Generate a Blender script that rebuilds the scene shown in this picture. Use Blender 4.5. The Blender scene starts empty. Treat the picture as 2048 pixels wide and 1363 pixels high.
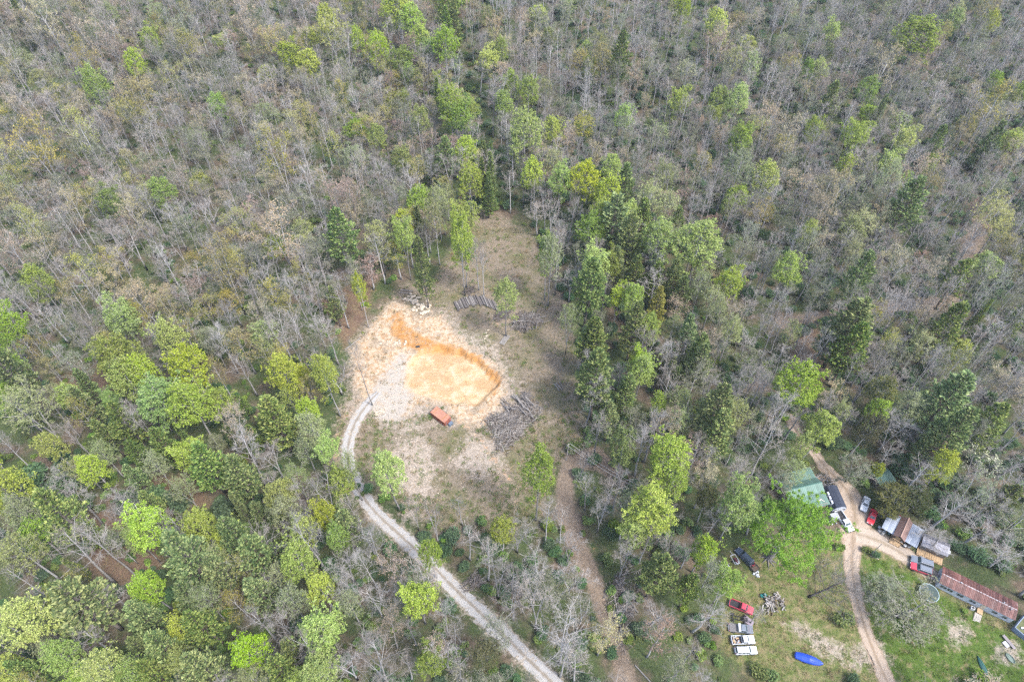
import bpy, math, random
import numpy as np
from mathutils import Vector, Matrix
D = bpy.data
SC = bpy.context.scene
ROOT = SC.collection
R = math.radians

# ------------------------------------------------------------------ camera, light, exposure
CAM_H, PITCH, FPX = 165.0, R(50.6), 1365.0
cam = D.cameras.new("camera")
cam.sensor_width = 36.0
cam.lens = 36.0 * FPX / 2048.0
cam.clip_start, cam.clip_end = 1.0, 6000.0
cam_ob = D.objects.new("camera", cam)
ROOT.objects.link(cam_ob)
cam_ob.location = (0, 0, CAM_H)
cam_ob.rotation_euler = (R(90) - PITCH, 0, 0)
SC.camera = cam_ob

SUN_EL, SUN_AZ = R(57), math.atan2(0.80, -0.60)          # azimuth clockwise from +Y
world = D.worlds.new("World")
SC.world = world
world.use_nodes = True
wn = world.node_tree
wn.nodes.clear()
sky = wn.nodes.new("ShaderNodeTexSky")
sky.sky_type = 'NISHITA'
sky.sun_disc = False
sky.sun_elevation = SUN_EL
sky.sun_rotation = SUN_AZ
sky.air_density, sky.dust_density = 1.0, 2.5
bg = wn.nodes.new("ShaderNodeBackground")
bg.inputs[1].default_value = 0.15
wo = wn.nodes.new("ShaderNodeOutputWorld")
wn.links.new(sky.outputs[0], bg.inputs[0])
wn.links.new(bg.outputs[0], wo.inputs[0])
sun = D.lights.new("sun", 'SUN')
sun.energy, sun.angle, sun.color = 1.5, R(10), (1.0, 0.975, 0.945)
sun_ob = D.objects.new("sun", sun)
ROOT.objects.link(sun_ob)
sdir = Vector((math.sin(SUN_AZ) * math.cos(SUN_EL), math.cos(SUN_AZ) * math.cos(SUN_EL), math.sin(SUN_EL)))
sun_ob.rotation_euler = (-sdir).to_track_quat('-Z', 'Y').to_euler()
SC.view_settings.view_transform = 'Standard'
SC.view_settings.look = 'None'
SC.view_settings.exposure = 1.92
SC.view_settings.gamma = 1.0
SC.view_settings.use_curve_mapping = False
cy = SC.cycles
cy.max_bounces, cy.diffuse_bounces, cy.glossy_bounces, cy.transmission_bounces, cy.transparent_max_bounces = 5, 3, 2, 2, 4
cy.use_denoising = False
SC.cycles.pixel_filter_type = 'BLACKMAN_HARRIS'
SC.cycles.filter_width = 1.4

# ------------------------------------------------------------------ geometry of the view and the land
CP, SP = math.cos(PITCH), math.sin(PITCH)
def ray(px, py):
    u, v = (px - 1024.0) / FPX, (py - 681.5) / FPX
    return np.array([u, CP - v * SP, -SP - v * CP])
def sstep(a, b, x):
    t = np.clip((x - a) / (b - a), 0, 1)
    return t * t * (3 - 2 * t)
def rise(x, y):
    x = np.asarray(x, float); y = np.asarray(y, float)
    h = 0.0006 * np.clip(y - 205, 0, 400) ** 2
    h = h + 0.35 * np.sin(x * 0.061 + 1.3) * np.sin(y * 0.052 + 0.4) + 0.16 * np.sin(x * 0.19 + y * 0.11) * np.sin(y * 0.23 - x * 0.07)
    return h
def unproject(px, py, z, hf):
    d = ray(px, py)
    h = 0.0
    for _ in range(14):
        t = (CAM_H - h - z) / -d[2]
        x, y = d[0] * t, d[1] * t
        h = 0.5 * h + 0.5 * float(hf(x, y))
    return x, y
def sd_poly(X, Y, poly):
    X = np.asarray(X, float); Y = np.asarray(Y, float)
    d2 = np.full(X.shape, 1e18); ins = np.zeros(X.shape, bool)
    n = len(poly)
    for i in range(n):
        x0, y0 = poly[i]; x1, y1 = poly[(i + 1) % n]
        ex, ey = x1 - x0, y1 - y0
        t = np.clip(((X - x0) * ex + (Y - y0) * ey) / (ex * ex + ey * ey + 1e-12), 0, 1)
        d2 = np.minimum(d2, (X - x0 - t * ex) ** 2 + (Y - y0 - t * ey) ** 2)
        c = ((y0 > Y) != (y1 > Y)) & (X < ex * (Y - y0) / (ey if abs(ey) > 1e-9 else 1e-9) + x0)
        ins ^= c
    d = np.sqrt(d2)
    return np.where(ins, d, -d)
def d_line(X, Y, pts):
    """distance to a polyline, and the width interpolated along it (pts: x, y, w)"""
    X = np.asarray(X, float); Y = np.asarray(Y, float)
    d2 = np.full(X.shape, 1e18); W = np.ones(X.shape)
    for (x0, y0, w0), (x1, y1, w1) in zip(pts[:-1], pts[1:]):
        ex, ey = x1 - x0, y1 - y0
        t = np.clip(((X - x0) * ex + (Y - y0) * ey) / (ex * ex + ey * ey + 1e-12), 0, 1)
        q = (X - x0 - t * ex) ** 2 + (Y - y0 - t * ey) ** 2
        m = q < d2
        d2 = np.where(m, q, d2); W = np.where(m, w0 + t * (w1 - w0), W)
    return np.sqrt(d2), W
def wpoly(px_pts):
    return [unproject(a, b, 0, rise) for a, b in px_pts]
def wline(px_pts):
    return [(*unproject(a, b, 0, rise), w) for a, b, w in px_pts]

PAD = wpoly([(806, 778), (812, 730), (838, 700), (880, 690), (918, 698), (950, 712), (980, 735), (1000, 760), (986, 786), (955, 812), (900, 806), (850, 792)])
PADC = (sum(p[0] for p in PAD) / len(PAD), sum(p[1] for p in PAD) / len(PAD))
def H(x, y):
    x = np.asarray(x, float); y = np.asarray(y, float)
    h = rise(x, y)
    s = sd_poly(x, y, PAD) + 0.5 * np.sin(x * 1.1 + 0.7 * np.sin(y * 1.7)) + 0.3 * np.sin(x * 2.3 - y * 1.9)
    t = ((x - PADC[0]) * 0.62 + (y - PADC[1]) * 0.78) / 16.0
    h = h - 2.3 * np.clip(0.45 + 0.6 * t, 0, 1) * sstep(-0.2, 1.3, s)
    return h
def Hf(x, y):
    return float(H(x, y))
def P(px, py, z=0.0):
    return unproject(px, py, z, H)
def proj(x, y, z):
    f = y * CP - (z - CAM_H) * SP
    u = x / f; v = -(y * SP + (z - CAM_H) * CP) / f
    return 1024 + u * FPX, 681.5 + v * FPX, f
def V(px, py, z=0.0):
    x, y = P(px, py, z)
    return Vector((x, y, Hf(x, y) + z))

# zones of the ground (traced on the photograph's ground, stored in metres)
CLEAR = wpoly([(948, 425), (1000, 428), (1060, 470), (1120, 520), (1128, 600), (1140, 660), (1150, 740), (1162, 840), (1175, 885), (1130, 905), (1112, 950), (1105, 1010), (1060, 1050), (980, 1075), (880, 1065), (790, 1000), (728, 945), (690, 905), (668, 885), (676, 840), (700, 790), (712, 740), (698, 690), (735, 640), (775, 600), (800, 570), (870, 560), (900, 500), (930, 450)])
CLAY = wpoly([(708, 760), (704, 700), (740, 660), (772, 615), (800, 598), (835, 632), (880, 628), (905, 660), (950, 700), (1000, 735), (1012, 775), (1000, 815), (975, 850), (930, 850), (895, 815), (840, 800), (815, 830), (780, 840), (750, 815), (725, 800)])
GRAV = wpoly([(730, 815), (742, 775), (768, 742), (795, 705), (820, 702), (812, 765), (832, 792), (812, 838), (775, 850), (742, 832)])
CLAYEDGE = wpoly([(672, 850), (692, 780), (697, 700), (735, 650), (790, 600), (840, 640), (890, 610), (925, 650), (1000, 690), (1035, 760), (1040, 830), (985, 860), (900, 850), (820, 850), (770, 870), (735, 830)])
LOWSAND = [wpoly(q) for q in ([(790, 880), (850, 870), (880, 930), (860, 1000), (800, 990), (770, 940)], [(930, 870), (990, 880), (1010, 930), (960, 960), (900, 930)], [(800, 835), (830, 830), (850, 860), (800, 870)], [(850, 985), (830, 1050), (800, 1040), (815, 990)])]
LOWER = wpoly([(800, 850), (900, 830), (990, 880), (1040, 940), (1010, 985), (940, 990), (880, 1000), (820, 985), (780, 930), (770, 880)])
DRIVE = wline([(757, 784, 0.9), (742, 798, 1.8), (714, 835, 2.1), (699, 872, 1.8), (694, 905, 1.75), (699, 940, 1.8), (716, 980, 1.9), (752, 1027, 1.9), (806, 1074, 1.9), (860, 1127, 1.95), (920, 1187, 2.0), (980, 1243, 2.1), (1040, 1302, 2.1), (1105, 1365, 2.1), (1175, 1430, 2.1)])
DITCH = wline([(716, 800, 0.6), (684, 842, 0.7), (668, 885, 0.8), (672, 930, 0.7), (694, 975, 0.6), (712, 1000, 0.4)])
GULLY = wline([(822, 792, 0.5), (862, 815, 0.8), (900, 830, 1.0), (930, 850, 0.7), (962, 880, 0.5), (995, 930, 0.8), (1018, 955, 0.7)])
WHEELS = wline([(1035, 760, 0.5), (1075, 775, 0.4), (1090, 800, 0.35), (1100, 830, 0.3), (1098, 860, 0.25)])
CORR = wline([(1150, 915, 3.2), (1130, 960, 2.4), (1130, 1020, 2.6), (1152, 1085, 2.6), (1188, 1160, 2.2), (1205, 1220, 1.8), (1236, 1300, 2.2), (1262, 1400, 2.4)])
CORR2 = wline([(1140, 925, 2.5), (1190, 915, 3.5), (1215, 935, 2.5), (1270, 975, 2)])
YARD = wpoly([(1455, 1100), (1530, 1085), (1640, 1060), (1700, 1060), (1760, 1080), (1850, 1150), (1900, 1190), (2060, 1265), (2110, 1420), (1560, 1420), (1480, 1330), (1440, 1290), (1450, 1200)])
GREEN = wpoly([(1722, 1112), (1760, 1118), (1830, 1150), (1870, 1180), (1960, 1240), (2070, 1290), (2090, 1420), (1790, 1420), (1760, 1300), (1735, 1220), (1722, 1160)])
DIRT = wline([(1580, 835, 1.6), (1600, 880, 1.6), (1632, 905, 1.3), (1645, 932, 1.5), (1672, 955, 1.6), (1700, 985, 2.4), (1712, 1020, 4.2), (1708, 1060, 3.8), (1704, 1095, 2.4), (1703, 1135, 1.8), (1713, 1200, 1.5), (1731, 1262, 1.5), (1755, 1320, 1.75), (1785, 1385, 1.9), (1815, 1440, 1.9)])
DIRT2 = wline([(1712, 1066, 3.0), (1755, 1078, 2.6), (1800, 1103, 2.4), (1845, 1132, 2.2), (1880, 1158, 1.0)])
OBAND = wline([(775, 640, 0.6), (795, 630, 1.4), (798, 660, 3.0), (825, 680, 3.6), (862, 692, 2.6), (905, 697, 1.7), (950, 714, 0.7), (985, 740, 0.5), (1000, 764, 0.4)])
TRACK = wline([(1395, 175, 1.6), (1400, 240, 1.8), (1402, 300, 1.6), (1410, 340, 1.4)])
TRACK2 = wline([(1960, 440, 4.0), (1935, 520, 4.0), (1900, 600, 3.0), (1560, 640, 2.0), (1640, 740, 2.0)])
PALE = [wpoly(q) for q in ([(1700, 1290), (1760, 1270), (1790, 1330), (1700, 1340)], [(1565, 1245), (1600, 1240), (1660, 1275), (1700, 1290), (1690, 1330), (1640, 1310)],
                           [(1890, 1245), (1925, 1235), (1945, 1265), (1930, 1295), (1895, 1285)], [(1990, 1290), (2040, 1280), (2050, 1330), (1990, 1330)])]
REDFLOOR = [wpoly(q) for q in ([(95, 750), (210, 740), (235, 790), (140, 800)], [(170, 1020), (290, 1020), (330, 1120), (300, 1190), (180, 1150)], [(280, 950), (400, 950), (420, 1010), (300, 1040)],
                               [(640, 600), (760, 540), (720, 660), (690, 700)], [(1560, 630), (1640, 640), (1660, 760), (1600, 800)])]

# ------------------------------------------------------------------ materials
def mat(name, rough=0.8, spec=0.2, metal=0.0):
    m = D.materials.new(name)
    m.use_nodes = True
    nt = m.node_tree
    b = nt.nodes["Principled BSDF"]
    b.inputs["Roughness"].default_value = rough
    b.inputs["Specular IOR Level"].default_value = spec
    b.inputs["Metallic"].default_value = metal
    return m, nt, b
def nd(nt, t, **kw):
    n = nt.nodes.new(t)
    for k, v in kw.items():
        setattr(n, k, v)
    return n
def noise(nt, vec, scale, detail=4, rough=0.6):
    n = nd(nt, "ShaderNodeTexNoise")
    n.inputs["Scale"].default_value = scale
    n.inputs["Detail"].default_value = detail
    n.inputs["Roughness"].default_value = rough
    if vec is not None:
        nt.links.new(vec, n.inputs["Vector"])
    return n.outputs["Fac"]
def ramp(nt, fac, stops, interp='LINEAR'):
    r = nd(nt, "ShaderNodeValToRGB")
    r.color_ramp.interpolation = interp
    el = r.color_ramp.elements
    while len(el) < len(stops):
        el.new(0.5)
    for e, (p, c) in zip(el, stops):
        e.position = p
        e.color = (*c, 1) if len(c) == 3 else c
    nt.links.new(fac, r.inputs[0])
    return r.outputs[0]
def mixc(nt, fac, a, b, mode='MIX'):
    m = nd(nt, "ShaderNodeMix", data_type='RGBA', blend_type=mode)
    for s, v in ((0, fac), (6, a), (7, b)):
        if isinstance(v, (int, float)):
            m.inputs[s].default_value = v
        elif isinstance(v, tuple):
            m.inputs[s].default_value = (*v, 1)
        else:
            nt.links.new(v, m.inputs[s])
    return m.outputs[2]
def mth(nt, op, a, b=None, c=None, clamp=False):
    m = nd(nt, "ShaderNodeMath", operation=op, use_clamp=clamp)
    for i, v in enumerate((a, b, c)):
        if v is None:
            continue
        if isinstance(v, (int, float)):
            m.inputs[i].default_value = v
        else:
            nt.links.new(v, m.inputs[i])
    return m.outputs[0]
def soft(nt, mask, nz, amp=0.8, k=4.0):
    """a zone's edge broken up by noise"""
    a = mth(nt, 'MULTIPLY_ADD', nz, amp, -0.5 * amp)
    s = mth(nt, 'ADD', mask, a)
    return mth(nt, 'MULTIPLY_ADD', s, k, 0.5 - 0.5 * k, clamp=True)
_plain = {}
def plain(name, col, rough=0.7, spec=0.25, metal=0.0, var=0.18, scale=3.0, dirt=None):
    """a paint or a surface with uneven tone and a little grime"""
    if name in _plain:
        return _plain[name]
    m, nt, b = mat(name, rough, spec, metal)
    tc = nd(nt, "ShaderNodeTexCoord").outputs["Object"]
    n = noise(nt, tc, scale, 5, 0.65)
    lo = tuple(c * (1 - var) for c in col); hi = tuple(min(1, c * (1 + var)) for c in col)
    c = ramp(nt, n, [(0.3, lo), (0.7, hi)])
    if dirt:
        n2 = noise(nt, tc, scale * 0.45, 6, 0.7)
        c = mixc(nt, ramp(nt, n2, [(0.5, (0, 0, 0)), (0.68, (0.75, 0.75, 0.75))]), c, dirt)
    nt.links.new(c, b.inputs["Base Color"])
    _plain[name] = m
    return m
def leaf_mat(name, cols, transl=0.3, hv=0.05, vv=0.25, rough=0.6):
    """foliage: every leaf differs a little, every tree differs a little"""
    m, nt, b = mat(name, rough, 0.12)
    g = nd(nt, "ShaderNodeNewGeometry").outputs["Random Per Island"]
    o = nd(nt, "ShaderNodeObjectInfo").outputs["Random"]
    n = len(cols)
    c = ramp(nt, g, [((i + 0.5) / n, cc) for i, cc in enumerate(cols)])
    hs = nd(nt, "ShaderNodeHueSaturation")
    nt.links.new(mth(nt, 'MULTIPLY_ADD', o, hv, 0.5 - hv * 0.5), hs.inputs["Hue"])
    o2 = mth(nt, 'FRACT', mth(nt, 'MULTIPLY', o, 7.13))
    nt.links.new(mth(nt, 'MULTIPLY_ADD', o2, vv * 2, 1 - vv), hs.inputs["Value"])
    o3 = mth(nt, 'FRACT', mth(nt, 'MULTIPLY', o, 23.7))
    nt.links.new(mth(nt, 'MULTIPLY_ADD', o3, 0.3, 0.82), hs.inputs["Saturation"])
    nt.links.new(c, hs.inputs["Color"])
    nt.links.new(hs.outputs[0], b.inputs["Base Color"])
    if transl > 0:
        t = nd(nt, "ShaderNodeBsdfTranslucent")
        nt.links.new(hs.outputs[0], t.inputs[0])
        mx = nd(nt, "ShaderNodeMixShader")
        mx.inputs[0].default_value = transl
        nt.links.new(b.outputs[0], mx.inputs[1]); nt.links.new(t.outputs[0], mx.inputs[2])
        nt.links.new(mx.outputs[0], nt.nodes["Material Output"].inputs[0])
    return m
def bark_mat(name, lo, hi):
    m, nt, b = mat(name, 0.9, 0.1)
    tc = nd(nt, "ShaderNodeTexCoord").outputs["Object"]
    o = nd(nt, "ShaderNodeObjectInfo").outputs["Random"]
    g = nd(nt, "ShaderNodeNewGeometry").outputs["Random Per Island"]
    n = noise(nt, tc, 2.2, 4)
    f = mth(nt, 'ADD', mth(nt, 'MULTIPLY', n, 0.5), mth(nt, 'MULTIPLY_ADD', g, 0.35, 0.02))
    c = ramp(nt, f, [(0.2, lo), (0.75, hi)])
    hs = nd(nt, "ShaderNodeHueSaturation")
    nt.links.new(mth(nt, 'MULTIPLY_ADD', o, 0.62, 0.65), hs.inputs["Value"])
    nt.links.new(mth(nt, 'MULTIPLY_ADD', mth(nt, 'FRACT', mth(nt, 'MULTIPLY', o, 9.7)), 0.8, 0.5), hs.inputs["Saturation"])
    nt.links.new(c, hs.inputs["Color"])
    nt.links.new(hs.outputs[0], b.inputs["Base Color"])
    return m

# ------------------------------------------------------------------ mesh helpers
class MB:
    def __init__(s):
        s.v, s.f, s.m = [], [], []
    def add(s, vs, fs, mi=0):
        o = len(s.v)
        s.v.extend([tuple(q) for q in vs])
        for f in fs:
            s.f.append(tuple(i + o for i in f)); s.m.append(mi)
    def box(s, c, d, rz=0.0, mi=0, top=(1, 1), rot=None):
        hx, hy, hz = d[0] / 2, d[1] / 2, d[2] / 2
        q = [(-hx, -hy, -hz), (hx, -hy, -hz), (hx, hy, -hz), (-hx, hy, -hz), (-hx * top[0], -hy * top[1], hz), (hx * top[0], -hy * top[1], hz), (hx * top[0], hy * top[1], hz), (-hx * top[0], hy * top[1], hz)]
        M = rot if rot is not None else Matrix.Rotation(rz, 3, 'Z')
        q = [M @ Vector(a) + Vector(c) for a in q]
        s.add(q, [(0, 3, 2, 1), (4, 5, 6, 7), (0, 1, 5, 4), (1, 2, 6, 5), (2, 3, 7, 6), (3, 0, 4, 7)], mi)
    def tube(s, pts, rad, n=5, mi=0, cap=True):
        pts = [Vector(p) for p in pts]
        vs = []
        for i, p in enumerate(pts):
            t = (pts[min(i + 1, len(pts) - 1)] - pts[max(i - 1, 0)])
            t = t.normalized() if t.length > 1e-9 else Vector((0, 0, 1))
            a = t.orthogonal().normalized() if abs(t.z) > 0.95 else t.cross(Vector((0, 0, 1))).normalized()
            b = t.cross(a)
            for k in range(n):
                w = 2 * math.pi * k / n
                vs.append(p + (a * math.cos(w) + b * math.sin(w)) * rad[i])
        fs = []
        for i in range(len(pts) - 1):
            for k in range(n):
                k2 = (k + 1) % n
                fs.append((i * n + k, i * n + k2, (i + 1) * n + k2, (i + 1) * n + k))
        if cap:
            fs.append(tuple(range(n - 1, -1, -1))); e = (len(pts) - 1) * n
            fs.append(tuple(range(e, e + n)))
        s.add(vs, fs, mi)
    def prism(s, poly, axis_a, axis_b, mi=0):
        """poly: list of 3D points (planar), swept from offset a to offset b"""
        n = len(poly)
        vs = [Vector(p) + Vector(axis_a) for p in poly] + [Vector(p) + Vector(axis_b) for p in poly]
        s.add(vs, [tuple(range(n - 1, -1, -1)), tuple(range(n, 2 * n))] + [(i, (i + 1) % n, n + (i + 1) % n, n + i) for i in range(n)], mi)
    def loft(s, secs, mi=0, caps=True):
        n = len(secs[0])
        vs = [p for q in secs for p in q]
        fs = []
        for i in range(len(secs) - 1):
            for k in range(n):
                k2 = (k + 1) % n
                fs.append((i * n + k, i * n + k2, (i + 1) * n + k2, (i + 1) * n + k))
        if caps:
            fs.append(tuple(range(n - 1, -1, -1))); e = (len(secs) - 1) * n
            fs.append(tuple(range(e, e + n)))
        s.add(vs, fs, mi)
    def mesh(s, name, mats, smooth=False):
        me = D.meshes.new(name)
        me.from_pydata(s.v, [], s.f)
        for m in (mats if isinstance(mats, (list, tuple)) else [mats]):
            me.materials.append(m)
        if any(s.m):
            me.polygons.foreach_set("material_index", s.m)
        if smooth:
            me.polygons.foreach_set("use_smooth", [True] * len(me.polygons))
        me.update()
        return me
    def build(s, name, mats, parent=None, smooth=False, loc=None, rz=None):
        return link(name, s.mesh(name, mats, smooth), parent, loc, rz)
def link(name, me, parent=None, loc=None, rz=None):
    o = D.objects.new(name, me)
    ROOT.objects.link(o)
    if parent is not None:
        o.parent = parent
    if loc is not None:
        o.location = loc
    if rz is not None:
        o.rotation_euler = (0, 0, rz) if isinstance(rz, (int, float)) else rz
    return o
def tag(o, label=None, cat=None, group=None, kind=None):
    for k, v in (("label", label), ("category", cat), ("group", group), ("kind", kind)):
        if v:
            o[k] = v
    return o
def thing(name, label, cat, loc, rz=0.0, group=None):
    o = link(name, None, None, loc, rz)
    o.empty_display_size = 0.3
    return tag(o, label, cat, group)
def fix_normals(me):
    import bmesh
    bm = bmesh.new(); bm.from_mesh(me)
    bmesh.ops.recalc_face_normals(bm, faces=bm.faces)
    bm.to_mesh(me); bm.free()

# ------------------------------------------------------------------ the ground
def make_ground():
    def lines(a0, a1, st, far, coarse):
        mid = list(np.arange(a0, a1, st))
        lo, hi, s = [], [], coarse
        x = a0 - st
        while x > -far:
            lo.append(x); x -= s; s = min(s * 1.16, 120)
        x, s = a1, coarse
        while x < far:
            hi.append(x); x += s; s = min(s * 1.16, 120)
        return np.array(lo[::-1] + mid + hi)
    xs = lines(-100, 150, 0.62, 1500, 2.0)
    ys = lines(34, 205, 0.62, 1600, 2.0)
    X, Y = np.meshgrid(xs, ys)
    Z = H(X, Y)
    near = (X > -105) & (X < 155) & (Y > 30) & (Y < 210)
    rg = np.random.RandomState(4)
    Z = Z + np.where(near, rg.normal(0, 0.035, X.shape), 0)
    nx, ny = len(xs), len(ys)
    co = np.stack([X, Y, Z], -1).reshape(-1, 3)
    idx = np.arange(nx * ny).reshape(ny, nx)
    q = np.stack([idx[:-1, :-1], idx[:-1, 1:], idx[1:, 1:], idx[1:, :-1]], -1).reshape(-1, 4)
    me = D.meshes.new("ground")
    me.vertices.add(len(co)); me.vertices.foreach_set("co", co.ravel())
    me.loops.add(q.size); me.loops.foreach_set("vertex_index", q.ravel())
    me.polygons.add(len(q)); me.polygons.foreach_set("loop_start", np.arange(0, q.size, 4)); me.polygons.foreach_set("loop_total", np.full(len(q), 4))
    me.update(); me.validate()
    def pm(poly, w):
        return sstep(-w, w, sd_poly(X, Y, poly))
    def lm(line, w, grow=1.0):
        d, W = d_line(X, Y, line)
        return 1 - sstep(-w, w, d - W * grow)
    def attr(name, a, b, c, d):
        at = me.attributes.new(name, 'FLOAT_COLOR', 'POINT')
        at.data.foreach_set("color", np.stack([a, b, c, d], -1).astype(np.float32).ravel())
    z0 = np.zeros_like(X)
    sp = sd_poly(X, Y, PAD) + 0.5 * np.sin(X * 1.1 + 0.7 * np.sin(Y * 1.7)) + 0.3 * np.sin(X * 2.3 - Y * 1.9)
    tt = ((X - PADC[0]) * 0.62 + (Y - PADC[1]) * 0.78) / 16.0
    bank = 0.7 * np.clip(0.5 + 0.9 * tt, 0, 1) * (1 - sstep(0.4, 1.8, np.abs(sp - 0.4)))
    clearing = pm(CLEAR, 4.5)
    clay = pm(CLAY, 4.5)
    pale = np.maximum.reduce([np.maximum.reduce([pm(q, 4.5) for q in LOWSAND]) * 0.84, lm(GULLY, 1.3) * 0.8, lm(DITCH, 1.6) * 0.7, lm(WHEELS, 0.7) * 0.55, lm(DRIVE, 1.6, 1.35) * 0.6, pm(CLAYEDGE, 6) * 0.72] + [pm(q, 2.5) * 0.75 for q in PALE])
    gravel = np.maximum(0.8 * pm(GRAV, 3.2), lm(DRIVE, 0.5, 0.8))
    attr("zone_a", clearing, clay, pale, gravel)
    yard = pm(YARD, 3.0); green = pm(GREEN, 2.5)
    dirt = np.maximum(lm(DIRT, 0.6), lm(DIRT2, 0.6))
    orange = np.maximum.reduce([bank, lm(GULLY, 0.7) * 0.36, lm(DITCH, 1.0) * 0.36, lm(OBAND, 1.6) * 0.66])
    attr("zone_b", yard, green, dirt, orange)
    corr = np.maximum.reduce([lm(CORR, 1.5), lm(CORR2, 1.5), lm(TRACK, 1.0), lm(TRACK2, 2.0) * 0.8])
    red = np.maximum.reduce([pm(q, 4) for q in REDFLOOR])
    attr("zone_c", corr, red, pm(PAD, 1.0), z0)
    g = link("ground", me)
    tag(g, "uneven ground of leaf litter, dry grass, lawn and bare orange clay", kind="structure")
    m, nt, b = mat("earth", 0.95, 0.05)
    pos = nd(nt, "ShaderNodeNewGeometry").outputs["Position"]
    def at(n):
        a = nd(nt, "ShaderNodeAttribute", attribute_name=n)
        s = nd(nt, "ShaderNodeSeparateColor")
        nt.links.new(a.outputs["Color"], s.inputs[0])
        return s.outputs[0], s.outputs[1], s.outputs[2], a.outputs["Alpha"]
    cl, cy_, pa, gr = at("zone_a")
    ya, gn, di, ora = at("zone_b")
    co_, rd, pd, _ = at("zone_c")
    n1 = noise(nt, pos, 0.10, 6, 0.62); n2 = noise(nt, pos, 0.55, 6, 0.68); n3 = noise(nt, pos, 1.8, 5, 0.7); n4 = noise(nt, pos, 0.9, 6, 0.7); n5 = noise(nt, pos, 5.0, 3, 0.7)
    litter = ramp(nt, n2, [(0.3, (0.06, 0.048, 0.034)), (0.5, (0.115, 0.088, 0.062)), (0.72, (0.175, 0.135, 0.10))])
    undr = ramp(nt, n3, [(0.3, (0.028, 0.045, 0.018)), (0.55, (0.06, 0.085, 0.03)), (0.8, (0.11, 0.13, 0.05))])
    c = mixc(nt, ramp(nt, n1, [(0.38, (0, 0, 0)), (0.54, (0.92, 0.92, 0.92))]), litter, undr)
    redl = ramp(nt, n3, [(0.25, (0.10, 0.062, 0.043)), (0.75, (0.21, 0.135, 0.095))])
    redl = mixc(nt, ramp(nt, n4, [(0.5, (0, 0, 0)), (0.7, (0.6, 0.6, 0.6))]), redl, (0.16, 0.15, 0.07))
    c = mixc(nt, mth(nt, 'MULTIPLY', soft(nt, rd, n4, 1.3, 2), 0.85), c, redl)
    corrc = ramp(nt, n3, [(0.25, (0.12, 0.09, 0.062)), (0.5, (0.19, 0.145, 0.105)), (0.8, (0.27, 0.215, 0.165))])
    c = mixc(nt, soft(nt, co_, n4, 1.4, 2), c, corrc)
    dry = ramp(nt, n3, [(0.22, (0.08, 0.068, 0.042)), (0.42, (0.15, 0.122, 0.085)), (0.6, (0.205, 0.168, 0.125)), (0.85, (0.30, 0.255, 0.205))])
    olive = ramp(nt, n5, [(0.3, (0.06, 0.066, 0.026)), (0.7, (0.15, 0.14, 0.065))])
    dry = mixc(nt, ramp(nt, n1, [(0.46, (0, 0, 0)), (0.62, (0.75, 0.75, 0.75))]), dry, olive)
    dry = mixc(nt, ramp(nt, n2, [(0.56, (0, 0, 0)), (0.74, (0.6, 0.6, 0.6))]), dry, (0.25, 0.18, 0.13))
    c = mixc(nt, soft(nt, cl, n4, 1.2, 2.2), c, dry)
    lawn = ramp(nt, n3, [(0.25, (0.05, 0.07, 0.018)), (0.5, (0.10, 0.125, 0.038)), (0.75, (0.17, 0.165, 0.07))])
    strw = ramp(nt, n5, [(0.3, (0.16, 0.13, 0.066)), (0.7, (0.26, 0.205, 0.12))])
    lawn = mixc(nt, ramp(nt, n2, [(0.44, (0, 0, 0)), (0.62, (0.85, 0.85, 0.85))]), lawn, strw)
    c = mixc(nt, soft(nt, ya, n4, 1.2, 2.2), c, lawn)
    lush = ramp(nt, n3, [(0.25, (0.035, 0.066, 0.012)), (0.75, (0.10, 0.15, 0.03))])
    lush = mixc(nt, ramp(nt, n2, [(0.5, (0, 0, 0)), (0.68, (0.75, 0.75, 0.75))]), lush, strw)
    c = mixc(nt, soft(nt, gn, n4, 1.2, 2.5), c, lush)
    sand = ramp(nt, n3, [(0.25, (0.2, 0.16, 0.12)), (0.5, (0.30, 0.25, 0.2)), (0.8, (0.42, 0.375, 0.32))])
    sandm = mth(nt, 'MULTIPLY', soft(nt, pa, mth(nt, 'MULTIPLY_ADD', n3, 0.35, mth(nt, 'MULTIPLY', n2, 0.65)), 2.4, 2.2), 0.9)
    c = mixc(nt, sandm, c, sand)
    clayc = ramp(nt, n4, [(0.25, (0.25, 0.13, 0.06)), (0.42, (0.34, 0.225, 0.13)), (0.54, (0.42, 0.33, 0.235)), (0.78, (0.46, 0.405, 0.335))])
    bare = ramp(nt, n2, [(0.52, (0, 0, 0)), (0.66, (0.75, 0.75, 0.75))])
    spots = ramp(nt, n3, [(0.56, (0, 0, 0)), (0.66, (0.7, 0.7, 0.7))])
    notpad = mth(nt, 'SUBTRACT', 1.0, mth(nt, 'MULTIPLY', pd, 0.9))
    clayc = mixc(nt, mth(nt, 'MULTIPLY', mixc(nt, 0.6, spots, bare), notpad), clayc, (0.17, 0.125, 0.07))
    padc = ramp(nt, n2, [(0.3, (0.36, 0.21, 0.095)), (0.44, (0.42, 0.305, 0.175)), (0.62, (0.45, 0.37, 0.255)), (0.8, (0.45, 0.385, 0.29))])
    n6 = noise(nt, pos, 0.22, 5, 0.6)
    padc = mixc(nt, ramp(nt, n6, [(0.44, (0, 0, 0)), (0.6, (0.8, 0.8, 0.8))]), padc, ramp(nt, n3, [(0.3, (0.33, 0.185, 0.08)), (0.75, (0.42, 0.275, 0.15))]))
    mp = nd(nt, "ShaderNodeMapping"); mp.inputs["Rotation"].default_value = (0, 0, 0.5); mp.inputs["Scale"].default_value = (0.25, 2.4, 1)
    nt.links.new(pos, mp.inputs["Vector"])
    streak = noise(nt, mp.outputs[0], 1.0, 4, 0.6)
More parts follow.
